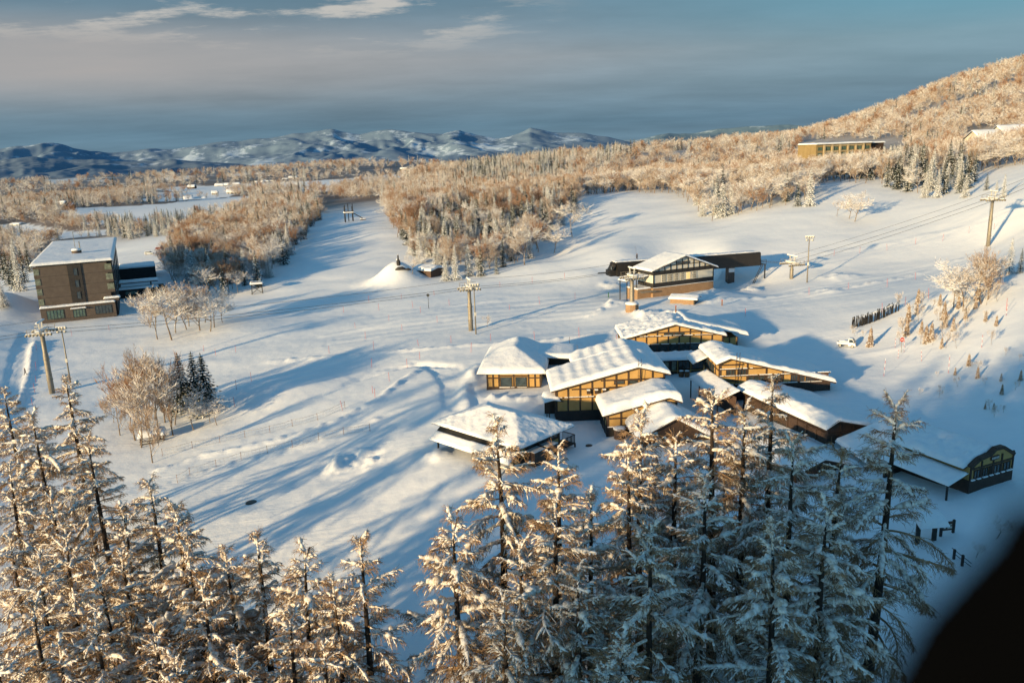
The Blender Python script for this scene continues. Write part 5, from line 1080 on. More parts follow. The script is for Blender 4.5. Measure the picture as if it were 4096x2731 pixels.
# ---------------------------------------------------------------- poles, signs, nets
def pole_base(r=.035, h=2.0, m='red'):
    me = MB().tube([(0,0,-.3),(0,0,h)], r, 6).build('marker_pole', M[m]); return me
zz5 = [(146,490),(345,413),(598,384),(856,358),(422,472),(689,452),(974,434),(749,492),(500,553),(237,612),(317,695),(603,628),(880,568),(1447,466),(1683,424),(1960,392),(1300,710),(988,726),(733,750),(383,785),(33,810),(1643,702),(1992,682),(743,856),(365,918),(1144,800),(644,921),(375,1123),(504,1028),(1625,257),(1878,220),(1372,290),(2285,715),(1918,738)]
pp = [(1300+a/1.96, 1000+b/1.96, 'red') for a, b in zz5] + [(a, b, 'red') for a, b in [(943,1408),(1006,1524),(815,1404),(863,1422),(946,1558),(939,1628),(3236,1180),(3393,1156),(3548,1148),(3661,1118),(3714,1193),(3528,1250),(3661,978),(3548,1001),(3439,1012),(3336,1024),(3875,932),(3975,918),(3770,964),(2980,1268),(145,1480),(144,1530),(140,1570),(130,1620),(147,1400),(288,1345),(437,1320),(4025,1241),(3620,1220),(600,1540),(1370,1640),(1500,1590)]]
p0 = None
for i, (px, py, m_) in enumerate(pp):
    P = at(px, py, True)
    if p0 is None: o = p0 = pole_base(.038, 1.9)
    else: o = p0.copy(); COL.objects.link(o)
    o.location = P; o.rotation_euler = (random.gauss(0, .04), random.gauss(0, .04), 0); s_ = .8+.4*random.random(); o.scale = (1, 1, s_)
    tag(o, 'thin red marker pole standing in the snow of the ski slope', 'pole', 'red marker poles on the ski slope')
o1 = None
for px, py, h in [(3580,1390,2.0),(3592,1432,1.8),(3686,1443,2.0),(3793,1492,3.2),(3535,1504,3.2),(3926,1390,2.6),(4024,1262,2.4),(3616,1408,2.6)]:
    if o1 is None: o = o1 = MB().tube([(0,0,-.3),(0,0,2.4)], .035, 6).build('striped_pole', M['striped'])
    else: o = o1.copy(); COL.objects.link(o)
    o.location = at(px, py, True); o.scale = (1, 1, h/2.4); o.rotation_euler = (0, random.gauss(.0, .03), 0); tag(o, 'red and white striped snow pole beside the shaded road', 'pole', 'striped poles along the shaded road')
P = at(3604, 1408, True); sg = empty('round_road_sign', P, .1, 'round red road sign on a thin post among striped poles', 'sign'); MB().tube([(0,0,-.3),(0,0,2.4)], .05, 8).build('post', M['steel'], sg); MB().tube([(0,-.05,2.4),(0,-.08,2.4)], .42, 18, smooth=False).build('sign_plate', M['red'], sg); MB().b2(-.26,.26,-.10,-.085,2.34,2.46).build('sign_bar', M['white_paint'], sg)
P = at(1715, 1235, True); sg = empty('slope_sign', P, 0, 'small dark round sign on a post beside the lower piste', 'sign'); MB().tube([(0,0,-.3),(0,0,4.0)], .07, 8).build('post', M['dark_steel'], sg); MB().tube([(0,-.05,4.0),(0,-.09,4.0)], .45, 14, smooth=False).build('sign_plate', M['dark_steel'], sg)
for px, py, lb in [(2888,1222,'small red and white post box on the bank below the lift station'),(2703,1246,'orange topped marker post at the foot of the service hut bank'),(2434,1190,'small dark green cone among the snow heaps left of the lift tower')]:
    P = at(px, py, True); q = empty('snow_marker', P, 0, lb, 'marker'); MB().b2(-.12,.12,-.12,.12,-.3,1.3).build('post', M['barrel' if 'green' not in lb else 'green_net'], q); MB().tube([(0,0,1.3),(0,0,1.4),(0,0,1.5)], [.2,.18,.05], 8).build('cap', M['red' if 'green' not in lb else 'green_net'], q)
def net(pts, label, hgt=1.2):
    P = [at(*p, True) for p in pts]; t = empty('net_fence', P[0], 0, label, 'net fence'); Q = [p-P[0] for p in P]
    w = MB(); 
    for a, b in zip(Q[:-1], Q[1:]):
        for z, r in ((hgt-.05, .022), (hgt*.55, .012), (.2, .012)): 
            m = (a+b)/2+np.array([0,0,z-.12]); w.tube([a+np.array([0,0,z]), m, b+np.array([0,0,z])], r, 4)
        k = max(3, int(np.linalg.norm(b-a)/.6))
        for i in range(k): c = a+(b-a)*i/k; w.tube([c+np.array([0,0,.2]), c+np.array([0,0,hgt-.12])], .008, 3)
    w.build('net', M['steel'], t)
    for q in Q: MB().tube([q+np.array([0,0,-.3]), q+np.array([0,0,hgt+.1])], .035, 6).build('post', M['barrel'], t)
net([(650,1822),(770,1793),(880,1770),(980,1750),(1080,1730),(1170,1705),(1270,1680),(1380,1632)], 'upper net fence following the ploughed bank at the left', 1.3)
net([(710,1930),(760,1900),(865,1868),(965,1838),(1070,1812),(1170,1790),(1275,1760),(1375,1738),(1480,1724)], 'lower net fence following the edge of the shaded slope', 1.3)
P0 = at(3388, 1300, True); pf_ = empty('picket_fence', P0, 0, 'dark row of rough upright wooden stakes beside the shaded yard', 'fence')
line = [at(a, b, True) for a, b in [(3405,1312),(3430,1306),(3455,1300),(3480,1292),(3510,1280),(3540,1268),(3565,1256),(3600,1240)]]
pk1 = MB(); rs2 = random.Random(5)
for a, b in zip(line[:-1], line[1:]):
    k = 16
    for i in range(k):
        if rs2.random() < .12: continue
        c = a+(b-a)*i/k-P0+np.array([rs2.gauss(0,.1), rs2.gauss(0,.15), 0]); h = rs2.uniform(1.4, 2.5); pk1.bar(c+np.array([0,0,-.3]), c+np.array([rs2.gauss(0,.12), rs2.gauss(0,.1), h]), .10, .10)
pk1.build('stakes', M['blackwood'], pf_)
sn = MB()
for i in range(40): t = rs2.random()*6.99; k = int(t); c = line[k]+(line[k+1]-line[k])*(t-k)-P0; sn.tube([c+np.array([-.2,0,1.9]), c+np.array([.2,0,1.95])], rs2.uniform(.04,.09), 5)
sn.build('stake_snow', M['snow'], pf_)
P = at(1005, 2010, True); o = MB().tube([(0,0,-.05),(0,0,.10),(0,0,.14)], [.85,.8,.5], 20).build('manhole_cover', M['dark_steel']); o.location = P; tag(o, 'round dark manhole cover bare in the shaded snow', 'cover')
P = at(2356, 1782, True); o = MB().tube([(0,0,-.05),(0,0,.08),(0,0,.10)], [.55,.5,.3], 18).build('manhole_cover', M['dark_steel']); o.location = P; tag(o, 'small dark manhole between the hall and the small lodge', 'cover')
# ---------------------------------------------------------------- vegetation
def prisms(P0, P1, R0, R1, n=3):
    """batch of tapered n-sided prisms -> verts, quads"""
    P0, P1 = np.asarray(P0, float), np.asarray(P1, float); R0 = np.asarray(R0, float); R1 = np.asarray(R1, float)
    d = P1-P0; d /= np.linalg.norm(d, axis=1, keepdims=True)+1e-9
    ref = np.where(np.abs(d[:, 2:3]) < .9, np.array([[0, 0, 1.]]), np.array([[1., 0, 0]])); a = np.cross(d, ref); a /= np.linalg.norm(a, axis=1, keepdims=True)+1e-9; b = np.cross(d, a)
    V = []
    for P, Rr in ((P0, R0), (P1, R1)):
        for k in range(n):
            t = 2*math.pi*(k+.25)/n; V.append(P+Rr[:, None]*(a*math.cos(t)+b*math.sin(t)))
    V = np.stack(V, 1).reshape(-1, 3); base = np.arange(len(P0))[:, None]*2*n
    Q = np.concatenate([base+np.array([[k, (k+1) % n, n+(k+1) % n, n+k]]) for k in range(n)])
    return V, Q
_t = (1+5**.5)/2; ICO_V = np.array([[-1,_t,0],[1,_t,0],[-1,-_t,0],[1,-_t,0],[0,-1,_t],[0,1,_t],[0,-1,-_t],[0,1,-_t],[_t,0,-1],[_t,0,1],[-_t,0,-1],[-_t,0,1]])/1.9
ICO_F = np.array([[0,11,5],[0,5,1],[0,1,7],[0,7,10],[0,10,11],[1,5,9],[5,11,4],[11,10,2],[10,7,6],[7,1,8],[3,9,4],[3,4,2],[3,2,6],[3,6,8],[3,8,9],[4,9,5],[2,4,11],[6,2,10],[8,6,7],[9,8,1]])
OCT_V = np.array([[1,0,0],[-1,0,0],[0,1,0],[0,-1,0],[0,0,1],[0,0,-1.]]); OCT_F = np.array([[0,2,4],[2,1,4],[1,3,4],[3,0,4],[2,0,5],[1,2,5],[3,1,5],[0,3,5]])
def blobs(C, D, L, Wd, Hh=None, tv=ICO_V, tf=ICO_F, jit=.25, rng=None):
    """batch of lumps centred C, stretched L along D, Wd across, Hh up"""
    C = np.asarray(C, float); D = np.asarray(D, float); D = D/(np.linalg.norm(D, axis=1, keepdims=True)+1e-9); L = np.asarray(L, float); Wd = np.asarray(Wd, float); Hh = Wd if Hh is None else np.asarray(Hh, float)
    up = np.array([[0, 0, 1.]]); s = np.cross(D, up+1e-4); s /= np.linalg.norm(s, axis=1, keepdims=True)+1e-9; u = np.cross(s, D)
    T = np.repeat(tv[None], len(C), 0)*(1+jit*(rng.random((len(C), len(tv), 1))-.5)*2)
    V = C[:, None]+T[:, :, 0:1]*(D*L[:, None])[:, None]+T[:, :, 1:2]*(s*Wd[:, None])[:, None]+T[:, :, 2:3]*(u*Hh[:, None])[:, None]
    Fc = (np.arange(len(C))[:, None, None]*len(tv)+tf[None]).reshape(-1, tf.shape[1]); return V.reshape(-1, 3), Fc
def join(parts):
    V, Fq, off = [], [], 0
    for v, f in parts: V.append(v); Fq.append(f+off); off += len(v)
    return np.concatenate(V), Fq
def tree_part(name, parts, m, smooth=False):
    V, Fq = join(parts); return fast_mesh(name, V, Fq, [m], smooth=smooth)
def larch(seed, H=22.0, width=4.2, sparse=1.0):
    """snow-laden larch: trunk, drooping limbs with hanging twigs, and lumps of snow lying on them"""
    g = np.random.default_rng(seed); bend = g.normal(0, .35, 2)
    def tp(z): t = z/H; return np.array([bend[0]*math.sin(t*2.6), bend[1]*math.sin(t*2.1+.4), z])
    zs = np.linspace(0, H, 15); rad = .36*(1-zs/H)**.75+.03; tr = MB().tube([tp(z) for z in zs], rad*H/22, 9)
    P0, P1, A0, A1 = [], [], [], []; SC, SD_, SL, SW, SH = [], [], [], [], []
    z = H*.08; az = g.random()*6.28; NP0, NP1, NA0, NA1 = [], [], [], []
    # a few long heavy limbs make the silhouette uneven
    while z < H*.985:
        t = z/H; z += (.21 if t > .3 else .34)*(1+.5*g.random())/sparse; az += 2.4+g.normal(0, .5); 
        prof = (min(1, (t+.15)/.42))**.5*min(1, ((1-t)*1.9))**.62*(1-t*.32)
        L = width*1.18*prof*(g.uniform(.45, 1.05) if g.random() > .16 else g.uniform(1.05, 1.35))+.25
        if t < .5: L *= (.55+.45*t/.5)*(.6 if g.random() < .3 else 1)
        ele = .55*t**2+g.uniform(-.25, .18)+(g.uniform(-.3, .25) if t < .6 else 0)+ (.5 if t > .93 else 0); ns = max(4, int(L/.42)); d = np.array([math.cos(az)*math.cos(ele), math.sin(az)*math.cos(ele), math.sin(ele)])
        p = tp(min(z, H)); sg = L/ns; heavy = g.random()
        sagk = g.uniform(.05, .16)*(1.2-t)
        pts = [p.copy()]; yaw_ = g.normal(0, .09)
        for k in range(ns):
            d = d+np.array([-d[1]*yaw_, d[0]*yaw_, -sagk*(1.6 if k < ns*.6 else -.6 if heavy < .4 else 1.1)])+g.normal(0, .05, 3); d /= np.linalg.norm(d); p = p+d*sg; pts.append(p.copy())
        pts = np.array(pts); r0_ = .018+.016*L
        rr = np.linspace(r0_, .012, len(pts))
        for k in range(ns): P0.append(pts[k]); P1.append(pts[k+1]); A0.append(rr[k]); A1.append(rr[k+1])
        # twigs
        snowy = g.random() < (.92 if t > .6 else .75 if t > .45 else .6)
        nt_ = int(L*(13 if t > .3 else 12)); 
        for q in range(nt_):
            u = .15+.85*(q+g.random())/nt_; i = min(int(u*ns), ns-1); w = u*ns-i; b = pts[i]*(1-w)+pts[i+1]*w; dd = pts[i+1]-pts[i]; dd /= np.linalg.norm(dd); s = np.array([-dd[1], dd[0], 0])*(1 if q % 2 else -1)
            tl_ = (.35+.62*math.sin(min(1, u*1.15)*math.pi)**.6*min(1, L/2.5))*g.uniform(.5, 1.25); td = dd*g.uniform(.35, .9)+s*g.uniform(.35, .9)+np.array([0, 0, g.uniform(-.55, .15)]); td /= np.linalg.norm(td)
            m_ = b+td*tl_*.55; td2 = td+np.array([0, 0, -g.uniform(.15, .7)]); td2 /= np.linalg.norm(td2); e_ = m_+td2*tl_*.5
            P0 += [b, m_]; P1 += [m_, e_]; A0 += [.020, .016]; A1 += [.016, .009]
            for h_ in range(int(g.integers(3, 6))):
                uu = g.uniform(.2, 1); hb = b+(m_-b)*min(1, uu*1.6) if uu < .6 else m_+(e_-m_)*(uu-.6)/.4; hd = td*.5+g.normal(0, .45, 3)+np.array([0, 0, -.65]); hd /= np.linalg.norm(hd)
                P0.append(hb); P1.append(hb+hd*g.uniform(.15, .42)); A0.append(.014); A1.append(.007)
            if snowy and g.random() < .62: 
                SC.append((b+m_)/2+np.array([0, 0, .035])); SD_.append(m_-b); SL.append(np.linalg.norm(m_-b)*.62); sw_ = g.uniform(.03, .10)**1.0; SW.append(sw_); SH.append(sw_*.75)
            if snowy and g.random() < (.20 if t > .5 else .08):
                SC.append((m_+e_)/2+np.array([0, 0, .03])); SD_.append(e_-m_); SL.append(np.linalg.norm(e_-m_)*.6); sw_ = g.uniform(.03, .075); SW.append(sw_); SH.append(sw_*.8)
        if snowy:
            big = g.random() < .35
            k0 = int(g.integers(0, 2)); rib = (.05+.11*np.sin(np.linspace(.15, 1, ns+1)*math.pi)**.7*min(1, L/2.4))*g.uniform(.45, 1.25, ns+1)*(1.25 if big else .62)*(1 if t > .6 else .7 if t > .5 else .34)
            for k in range(k0, ns): NP0.append(pts[k]+np.array([0, 0, rib[k]*.7])); NP1.append(pts[k+1]+np.array([0, 0, rib[k+1]*.7])); NA0.append(rib[k]); NA1.append(rib[k+1])
            for k in range(ns):
                if k == 0 and g.random() < .5: continue
                if g.random() < .62: continue
                u = (k+.5)/ns; sw_ = (1 if t > .5 or g.random() < .06 else .4)*(.06+.13*math.sin(u*math.pi)*min(1, L/2.2))*g.uniform(.6, 1.35)*(1.7 if big and u > .3 else 1)
                SC.append((pts[k]+pts[k+1])/2+np.array([0, 0, sw_*.55+rr[k]])); SD_.append(pts[k+1]-pts[k]); SL.append(sg*g.uniform(.55, .85)); SW.append(sw_*1.15); SH.append(sw_*.8)
    for k in range(8): SC.append(tp(H*(.90+.013*k))+np.array([0, 0, .1])); SD_.append(np.array([0.2, .1, 1])); SL.append(.22); SW.append(.09); SH.append(.09)
    crown = tree_part('crown', [prisms(P0, P1, A0, A1, 3)], M['larch_twig']); snow = tree_part('snow_load', [blobs(SC, SD_, SL, SW, SH, rng=g, jit=.3), prisms(NP0, NP1, NA0, NA1, 6)], M['snow_frosted'], True)
    return tr, crown, snow
def proto(name, meshes, label, cat, group):
    """keeps the first of a kind aside; placed by copy"""
    return dict(name=name, meshes=meshes, label=label, cat=cat, group=group)
def plant_tree(pr, x, y, z, rz, s, label=None, group=None, sz=1.0):
    r = bpy.data.objects.new(pr['name'], None); r.empty_display_size = .5; COL.objects.link(r); r.location = (x, y, z); r.rotation_euler = (0, 0, rz); r.scale = (s, s, s*sz)
    tag(r, label or pr['label'], pr['cat'], group or pr['group'])
    for nm, me in pr['meshes']: c = bpy.data.objects.new(nm, me); COL.objects.link(c); c.parent = r
    return r
def mb_mesh(mb, m, smooth=True):
    o = mb.build('tmp', m, None, smooth); me = o.data; bpy.data.objects.remove(o); return me
LARCH = []
for sd, H_, w_, sp_ in ((1, 22, 5.4, 1.05), (2, 23, 4.8, 1.1), (3, 21, 5.8, 1.05), (4, 22, 4.1, 1.1), (5, 20, 4.9, 1.15), (6, 23, 5.8, .85), (7, 22, 5.1, 1.1), (8, 23, 4.5, 1.0)):
    tr, cr, sn = larch(sd, H_, w_, sp_); LARCH.append((H_, proto('larch_tree', [('trunk', mb_mesh(tr, M['larch_bark'])), ('crown', cr), ('snow_load', sn)], '', 'tree', 'snow-laden larches in the foreground')))
# tips of the larches as measured, with their heights
TIPS = [(255,1490,25,1,'tall dark-trunked larch with wide level limbs, in front of the thick lift tower'),(18,1545,23,0,'frosted larch at the far left edge, second highest tip of the left grove'),
 (1932,1690,24,2,'broad larch whose tip rises before the dark hall roof'),(2238,1772,22,3,'slim larch with a thin tip right of the dark hall'),(2191,1985,23,0,'wide larch below the slim one, heavy with sunlit clumps'),
 (2575,1650,23,4,'larch with a bent snow-wrapped tip before the low lodge'),(2480,1790,22,2,'larch left of the bent-tipped one'),(2700,1742,22,3,'larch tip between the bent-tipped larch and the tall pair'),
 (2874,1547,25,1,'tall larch with dense snowy head before the tall ochre lodge, left of the pair'),(3087,1507,25,0,'tallest larch of the right grove, tip over the ochre lodge front'),
 (3000,1612,24,3,'larch between the two tall ones before the ochre lodge'),(3189,1747,23,5,'larch with long sunlit snow arms right of the tallest one'),(3536,1602,25,5,'open larch with airy tiered limbs standing before the annex roofs'),
 (3403,1798,22,3,'darker larch left of the open airy one'),(3352,2010,21,4,'short larch with one sunlit cluster below the airy one'),(2520,2560,20,4,'small larch tip low at the bottom centre'),(1950,2380,20,2,'low larch at the foot of the broad larch'),
 (2080,2180,22,5,'larch whose tip stands under the wide snowy larch'),(2440,2640,19,0,'very low larch tip at the bottom edge'),(2360,1960,22,1,'larch in the middle of the right grove, behind the heavy one'),(2790,1900,22,2,'shaded larch behind the tall pair trunks'),
 (2620,2080,22,0,'larch rising under the bent-tipped one'),(3080,2080,21,4,'shaded larch right of the pair, low tip'),
 (543,1910,23,2,'larch with a long arm of snow, right edge of the left grove'),(670,2005,23,0,'dense sunlit larch right of the long-armed one'),(1002,2122,22,3,'larch with a leaning tip over the shaded slope'),
 (1214,2187,22,4,'larch between the leaning one and the dark slim one'),(1409,2130,23,3,'dark slim larch with an unlit tip at the right of the left grove'),(1337,2292,21,0,'short larch with bulging snow in front of the dark slim one'),
 (370,2280,22,5,'larch low in the left grove with a curved bright arm'),(110,2385,22,1,'larch at lower left with a bright snow head'),(130,1640,23,4,'thin larch just left of the tall dark-trunked one'),(350,1720,22,5,'larch right behind the tall dark-trunked one'),
 (60,1830,23,2,'larch at the left edge under the frosted tip'),(200,1960,22,3,'larch left of the dark trunk at mid height'),(0,2130,22,0,'larch cut by the left edge, half way up'),(470,2190,22,1,'larch in the midst of the left grove'),
 (820,2330,21,5,'low larch below the leaning-tipped one'),(600,2480,20,3,'low larch tip near the bottom of the left grove'),(240,2560,20,4,'bottom larch of the left grove, left part'),(960,2560,19,2,'bottom larch of the left grove, right part'),(1130,2440,20,1,'larch under the gap between two slender ones'),
 (750,2160,22,4,'larch behind the dense sunlit one'),(300,2080,22,2,'larch beside the footbridge trunk'),(1750,2480,18,5,'small larch left of the right grove at the bottom'),(2860,2330,20,3,'low shaded larch between the pair trunks'),(3230,2340,20,5,'low shaded larch right of centre bottom'),(3600,2230,19,0,'low shaded larch right of the airy one')]
TIPS += [(700,2600,20,1,'lowest larch in the middle of the left grove'),(380,2450,21,0,'larch between the curved arm and the bottom edge'),(30,2560,21,3,'larch at the bottom left corner'),(170,2230,22,5,'larch in the second row from the left edge'),(480,2010,23,1,'shaded larch left of the long-armed one'),(880,2190,21,4,'slender larch left of the leaning one'),(1290,2560,18,0,'low larch at the bottom of the gap'),(2160,2420,20,1,'low larch beneath the wide snowy one'),(2700,2420,20,2,'low larch beneath the bent-tipped one'),(3010,2450,20,5,'low larch beneath the tall pair'),(1860,2050,21,4,'slim larch at the left flank of the broad one'),(2330,2240,21,3,'larch tip in the heart of the right grove'),(3480,2420,19,1,'low larch at the right foot of the grove')]
TIPS = [t for t in TIPS if t[0] not in (1750, 2860, 2160, 3010, 3480, 3230, 3600) and (t[0], t[1]) not in ((2700, 2420),)]
gl = random.Random(3)
for px, py, H_, k, lb in TIPS:
    if px > 1800 and py < 2100: H_ += 1.5
    x, y = top_at(px, py, H_); z = H1(x, y, False); k = 6 if (k == 0 and px % 2) else 7 if (k == 3 and px % 2) else k; hp, pr = LARCH[k]; s = H_/hp
    r = plant_tree(pr, x, y, z-.2, gl.uniform(0, 6.28), s*gl.uniform(.95, 1.08), lb); r.scale[2] = s; r.rotation_euler[0] = gl.gauss(0, .012); r.rotation_euler[1] = gl.gauss(0, .012)
# ---- deciduous
def broadleaf(seed, H=12.0, spread=.75, lv=5, upr=.5, nlow=1, th=1.0):
    g = np.random.default_rng(seed); P0, P1, A0, A1 = [], [], [], []; S0, S1, B0, B1 = [], [], [], []
    def grow(p, d, L, r, lev):
        n = 3 if lev > 1 else 2; pts = [p]
        for k in range(n):
            d = d+g.normal(0, .13, 3)+np.array([0, 0, .10*upr]); d = d/np.linalg.norm(d); q = pts[-1]+d*L/n
            ra, rb = r*(1-.45*k/n), r*(1-.45*(k+1)/n)
            tgt = (S0, S1, B0, B1) if lev >= lv-1 else (P0, P1, A0, A1)
            tgt[0].append(pts[-1]); tgt[1].append(q); tgt[2].append(ra); tgt[3].append(rb); pts.append(q)
        if lev == 0: return
        nb = 4 if lev < lv else 5
        for k in range(nb):
            u = 1 if k == 0 else g.uniform(.3, 1.0); i = min(int(u*n), n-1); b = pts[i]+(pts[i+1]-pts[i])*(u*n-i)
            a = g.random()*6.28; s = np.array([math.cos(a), math.sin(a), g.uniform(-.25, .5)*upr*1.2]); sp2 = spread*(1.0 if k else .35)
            nd = d*(1-sp2*.5)+s*sp2; nd /= np.linalg.norm(nd); 
            if nd[2] < -.1: nd[2] *= -.3
            grow(b, nd, L*g.uniform(.55, .78), max(r*.5, .010*th), lev-1)
    grow(np.zeros(3), np.array([0, 0, 1.]), H*.34, .013*H, lv)
    P1a = np.array(P1); sc = H/np.max(P1a[:, 2]); mk = lambda a: np.array(a)*sc
    R0_ = np.maximum(np.array(A0), .013*th)*sc**.5; R1_ = np.maximum(np.array(A1), .009*th)
    return (mk(S0), mk(S1), np.array(B0), np.array(B1)), (mk(P0), mk(P1), R0_, R1_), g
def decid_proto(seed, H, m, label, group, name='frosted_tree', **k):
    T, Cc, g = broadleaf(seed, H, **k); tr = tree_part('trunk', [prisms(*T, n=6)], M['bark'], True); cr = tree_part('crown', [prisms(*Cc, n=3)], M[m]); return H, proto(name, [('trunk', tr), ('crown', cr)], label, 'tree', group)
DEC = [decid_proto(20, 12, 'frost_twig', '', '', spread=.78, th=1.9), decid_proto(21, 12, 'frost_twig', '', '', spread=.66, upr=.8, th=1.9), decid_proto(22, 12, 'tan_twig', '', '', spread=.7, th=1.9), decid_proto(23, 12, 'red_twig', '', '', spread=.55, upr=.9, th=1.7), decid_proto(24, 12, 'frost_twig', '', '', spread=.9, upr=.4, th=2.1),
       decid_proto(25, 12, 'tan_twig', '', '', spread=.6, upr=.9, th=1.8), decid_proto(26, 5, 'frost_twig', '', '', spread=.6, lv=4, th=1.2)]
# ---- fir
def fir(seed, H=12.0, W_=2.6, mm='needle', snow=.5):
    g = np.random.default_rng(seed); C, D, L, Wd, Hh = [], [], [], [], []; SC, SD2, SL, SW, SH = [], [], [], [], []; z = H*.07; az = 0
    while z < H*.98:
        t = z/H; R_ = W_*(1-t)**.85*g.uniform(.75, 1.12)+.12; nb = max(4, int(9*(1-t)+4)); az += g.random()
        for k in range(nb):
            a = az+k*6.283/nb+g.normal(0, .12); r_ = R_*g.uniform(.72, 1.12); sag = g.uniform(.30, .55); u = np.array([math.cos(a), math.sin(a), 0]); s = np.array([-u[1], u[0], 0]); n = max(2, int(r_/.42))
            for i in range(n):
                f = (i+.6)/n; c = np.array([0, 0, z])+u*r_*f+np.array([0, 0, -sag*r_*f*f+.08]); w = .10+.22*math.sin(min(1, f*1.1+.15)*math.pi)*min(1.2, r_)
                for sd_ in (-1, 1): C.append(c+s*sd_*w*.8-np.array([0, 0, .05])); D.append(u*.8+s*sd_*.9+np.array([0, 0, -.35*f-.2])); L.append(w*g.uniform(1.2, 1.7)); Wd.append(.10*g.uniform(.8, 1.3)); Hh.append(.05)
                C.append(c); D.append(u+np.array([0, 0, -sag*1.4*f])); L.append(r_/n*.75); Wd.append(.11); Hh.append(.06)
                if g.random() < snow: SC.append(c+np.array([0, 0, .08])); SD2.append(u+np.array([0, 0, -sag*1.4*f])); SL.append(r_/n*g.uniform(.5, .85)); x_ = g.uniform(.07, .17)*min(1.2, .5+r_*.4); SW.append(x_); SH.append(x_*.5)
        z += (.42+.28*(1-t))*g.uniform(.85, 1.15)*H/12
    C.append(np.array([0, 0, H*.985])); D.append(np.array([0, .05, 1.])); L.append(.5); Wd.append(.08); Hh.append(.08)
    tr = mb_mesh(MB().tube([(0,0,-.3),(0,0,H*.5),(0,0,H)], [.018*H, .010*H, .02], 7), M['larch_bark'])
    cr = tree_part('crown', [blobs(C, D, L, Wd, Hh, OCT_V, OCT_F, .2, g)], M[mm]); sn = tree_part('snow_load', [blobs(SC, SD2, SL, SW, SH, rng=g)], M['snow_clump'], True)
    return H, proto('fir_tree', [('trunk', tr), ('crown', cr), ('snow_load', sn)], '', 'tree', '')
FIR = [fir(40, 12, 2.5, 'needle', .28), fir(41, 12, 2.0, 'needle', .33), fir(42, 12, 2.9, 'needle_snowy', .55), fir(43, 12, 2.2, 'needle_snowy', .7), fir(44, 12, 2.3, 'needle', .15)]
def put(px, py, pytop, kind, label, group, rz=None, w=1.0):
    P = at(px, py, True); h = solve_z(P, px, pytop)-P[2]; hp, pr = kind; s = h/hp
    r = plant_tree(pr, P[0], P[1], P[2]-.1, gl.uniform(0, 6.28) if rz is None else rz, s, label, group); r.scale[0] *= w; r.scale[1] *= w; return r
# named single trees, base and tip as measured
G1 = 'frosted trees on the bank before the hotel'
for i, (px, py, pt_, k) in enumerate([(630,1357,1150,1),(687,1360,1120,0),(702,1332,1118,2),(746,1318,1140,1),(800,1322,1120,5),(842,1326,1150,4),(857,1310,1140,0),(890,1291,1170,4),(756,1305,1150,2),(600,1310,1140,1),(820,1290,1130,2)]):
    put(px, py, pt_, DEC[k], 'leafless frosted tree in the sunlit clump right of the hotel, above the bank', G1)
G2 = 'tall birches beside the three firs'
for px, py, pt_, k in [(565,1790,1480,1),(600,1745,1375,5),(642,1755,1390,1),(692,1742,1430,5),(560,1650,1450,5),(660,1690,1400,3),(520,1700,1500,1),(700,1700,1450,1),(610,1850,1600,5),(480,1740,1520,5),(620,1680,1395,1),(540,1760,1440,3),(580,1700,1400,1),(455,1690,1560,1)]:
    put(px, py, pt_, DEC[k], 'tall pale birch in the dense clump left of the three dark firs', G2, w=.78)
for px, py, pt_, k, lb in [(738,1640,1412,0,'dark green fir, left of the tight group of three'),(790,1625,1406,1,'dark green fir with snow, middle of the tight group of three'),(830,1650,1412,0,'dark green fir, right of the tight group of three')]:
    put(px, py, pt_, FIR[k], lb, 'three dark firs on the left slope', w=1.55)
for px, py, pt_, lb in [(775,1720,1560,'small frosted tree with a dark leaning stem before the firs, left one'),(868,1700,1585,'small frosted tree at the right foot of the firs'),(840,1690,1580,'small frosted tree between the other two at the foot of the firs')]: put(px, py, pt_, DEC[4], lb, 'small frosted trees at the foot of the firs')
for px, py, pt_, k, lb in [(2217,1012,878,4,'round frosted tree alone on the slope, middle of three right of the fir wood'),(2098,1060,860,1,'tall frosted tree at the front corner of the fir wood'),(2289,950,790,0,'tall frosted tree standing on the snowfield edge, rightmost by the fir wood'),(1650,1095,985,4,'spreading snow-caked tree behind the snow mound'),
    (1950,1308,1252,6,'small bare snow-dusted sapling right of the slope lift tower'),(3419,887,754,4,'round frosted tree, right of the pair on the upper right slope'),(3396,875,765,4,'frosted tree close behind the round one on the upper right slope'),(3347,864,790,6,'little slanting tree left of the pair on the upper right slope')]:
    put(px, py, pt_, DEC[k], lb, 'single frosted trees on the slopes')
G3 = 'snowy firs at the front of the fir wood'
for px, py, pt_, k, lb in [(1785,1122,1010,2,'snow-plastered fir at the left front corner of the fir wood'),(1824,1118,975,3,'snow-plastered slim fir beside the corner one'),(1876,1104,975,2,'broad snowy fir in the middle of the front row'),(1925,1104,982,0,'dark fir with scattered snow in the front row'),(1987,1096,1012,1,'short blue-shadowed fir at the right end of the front row'),
    (2006,1032,960,3,'pale snowy fir behind the short one'),(2045,1038,950,3,'pale snowy fir right of its twin')]: put(px, py, pt_, FIR[k], lb, G3)
G4 = 'snowy firs on the upper right slope'
for px, py, pt_, k, lb in [(3749,790,672,3,'bright white fir, tallest of the pair on the upper right slope'),(3700,790,690,2,'snowy fir left of the bright white one'),(3945,760,690,0,'dark fir by the top lift tower'),(4013,790,695,3,'white fir just right of the top lift tower'),(3985,770,720,2,'small white fir behind the lift tower head'),
    (3860,790,690,2,'snowy fir among frosted trees left of the lift tower'),(4036,1098,952,3,'snow-laden fir at the right edge below the slope'),(4080,1092,990,1,'dark blue fir at the right edge behind the snow-laden one')]: put(px, py, pt_, FIR[k], lb, G4)
G5 = 'frosted trees on the right bank'
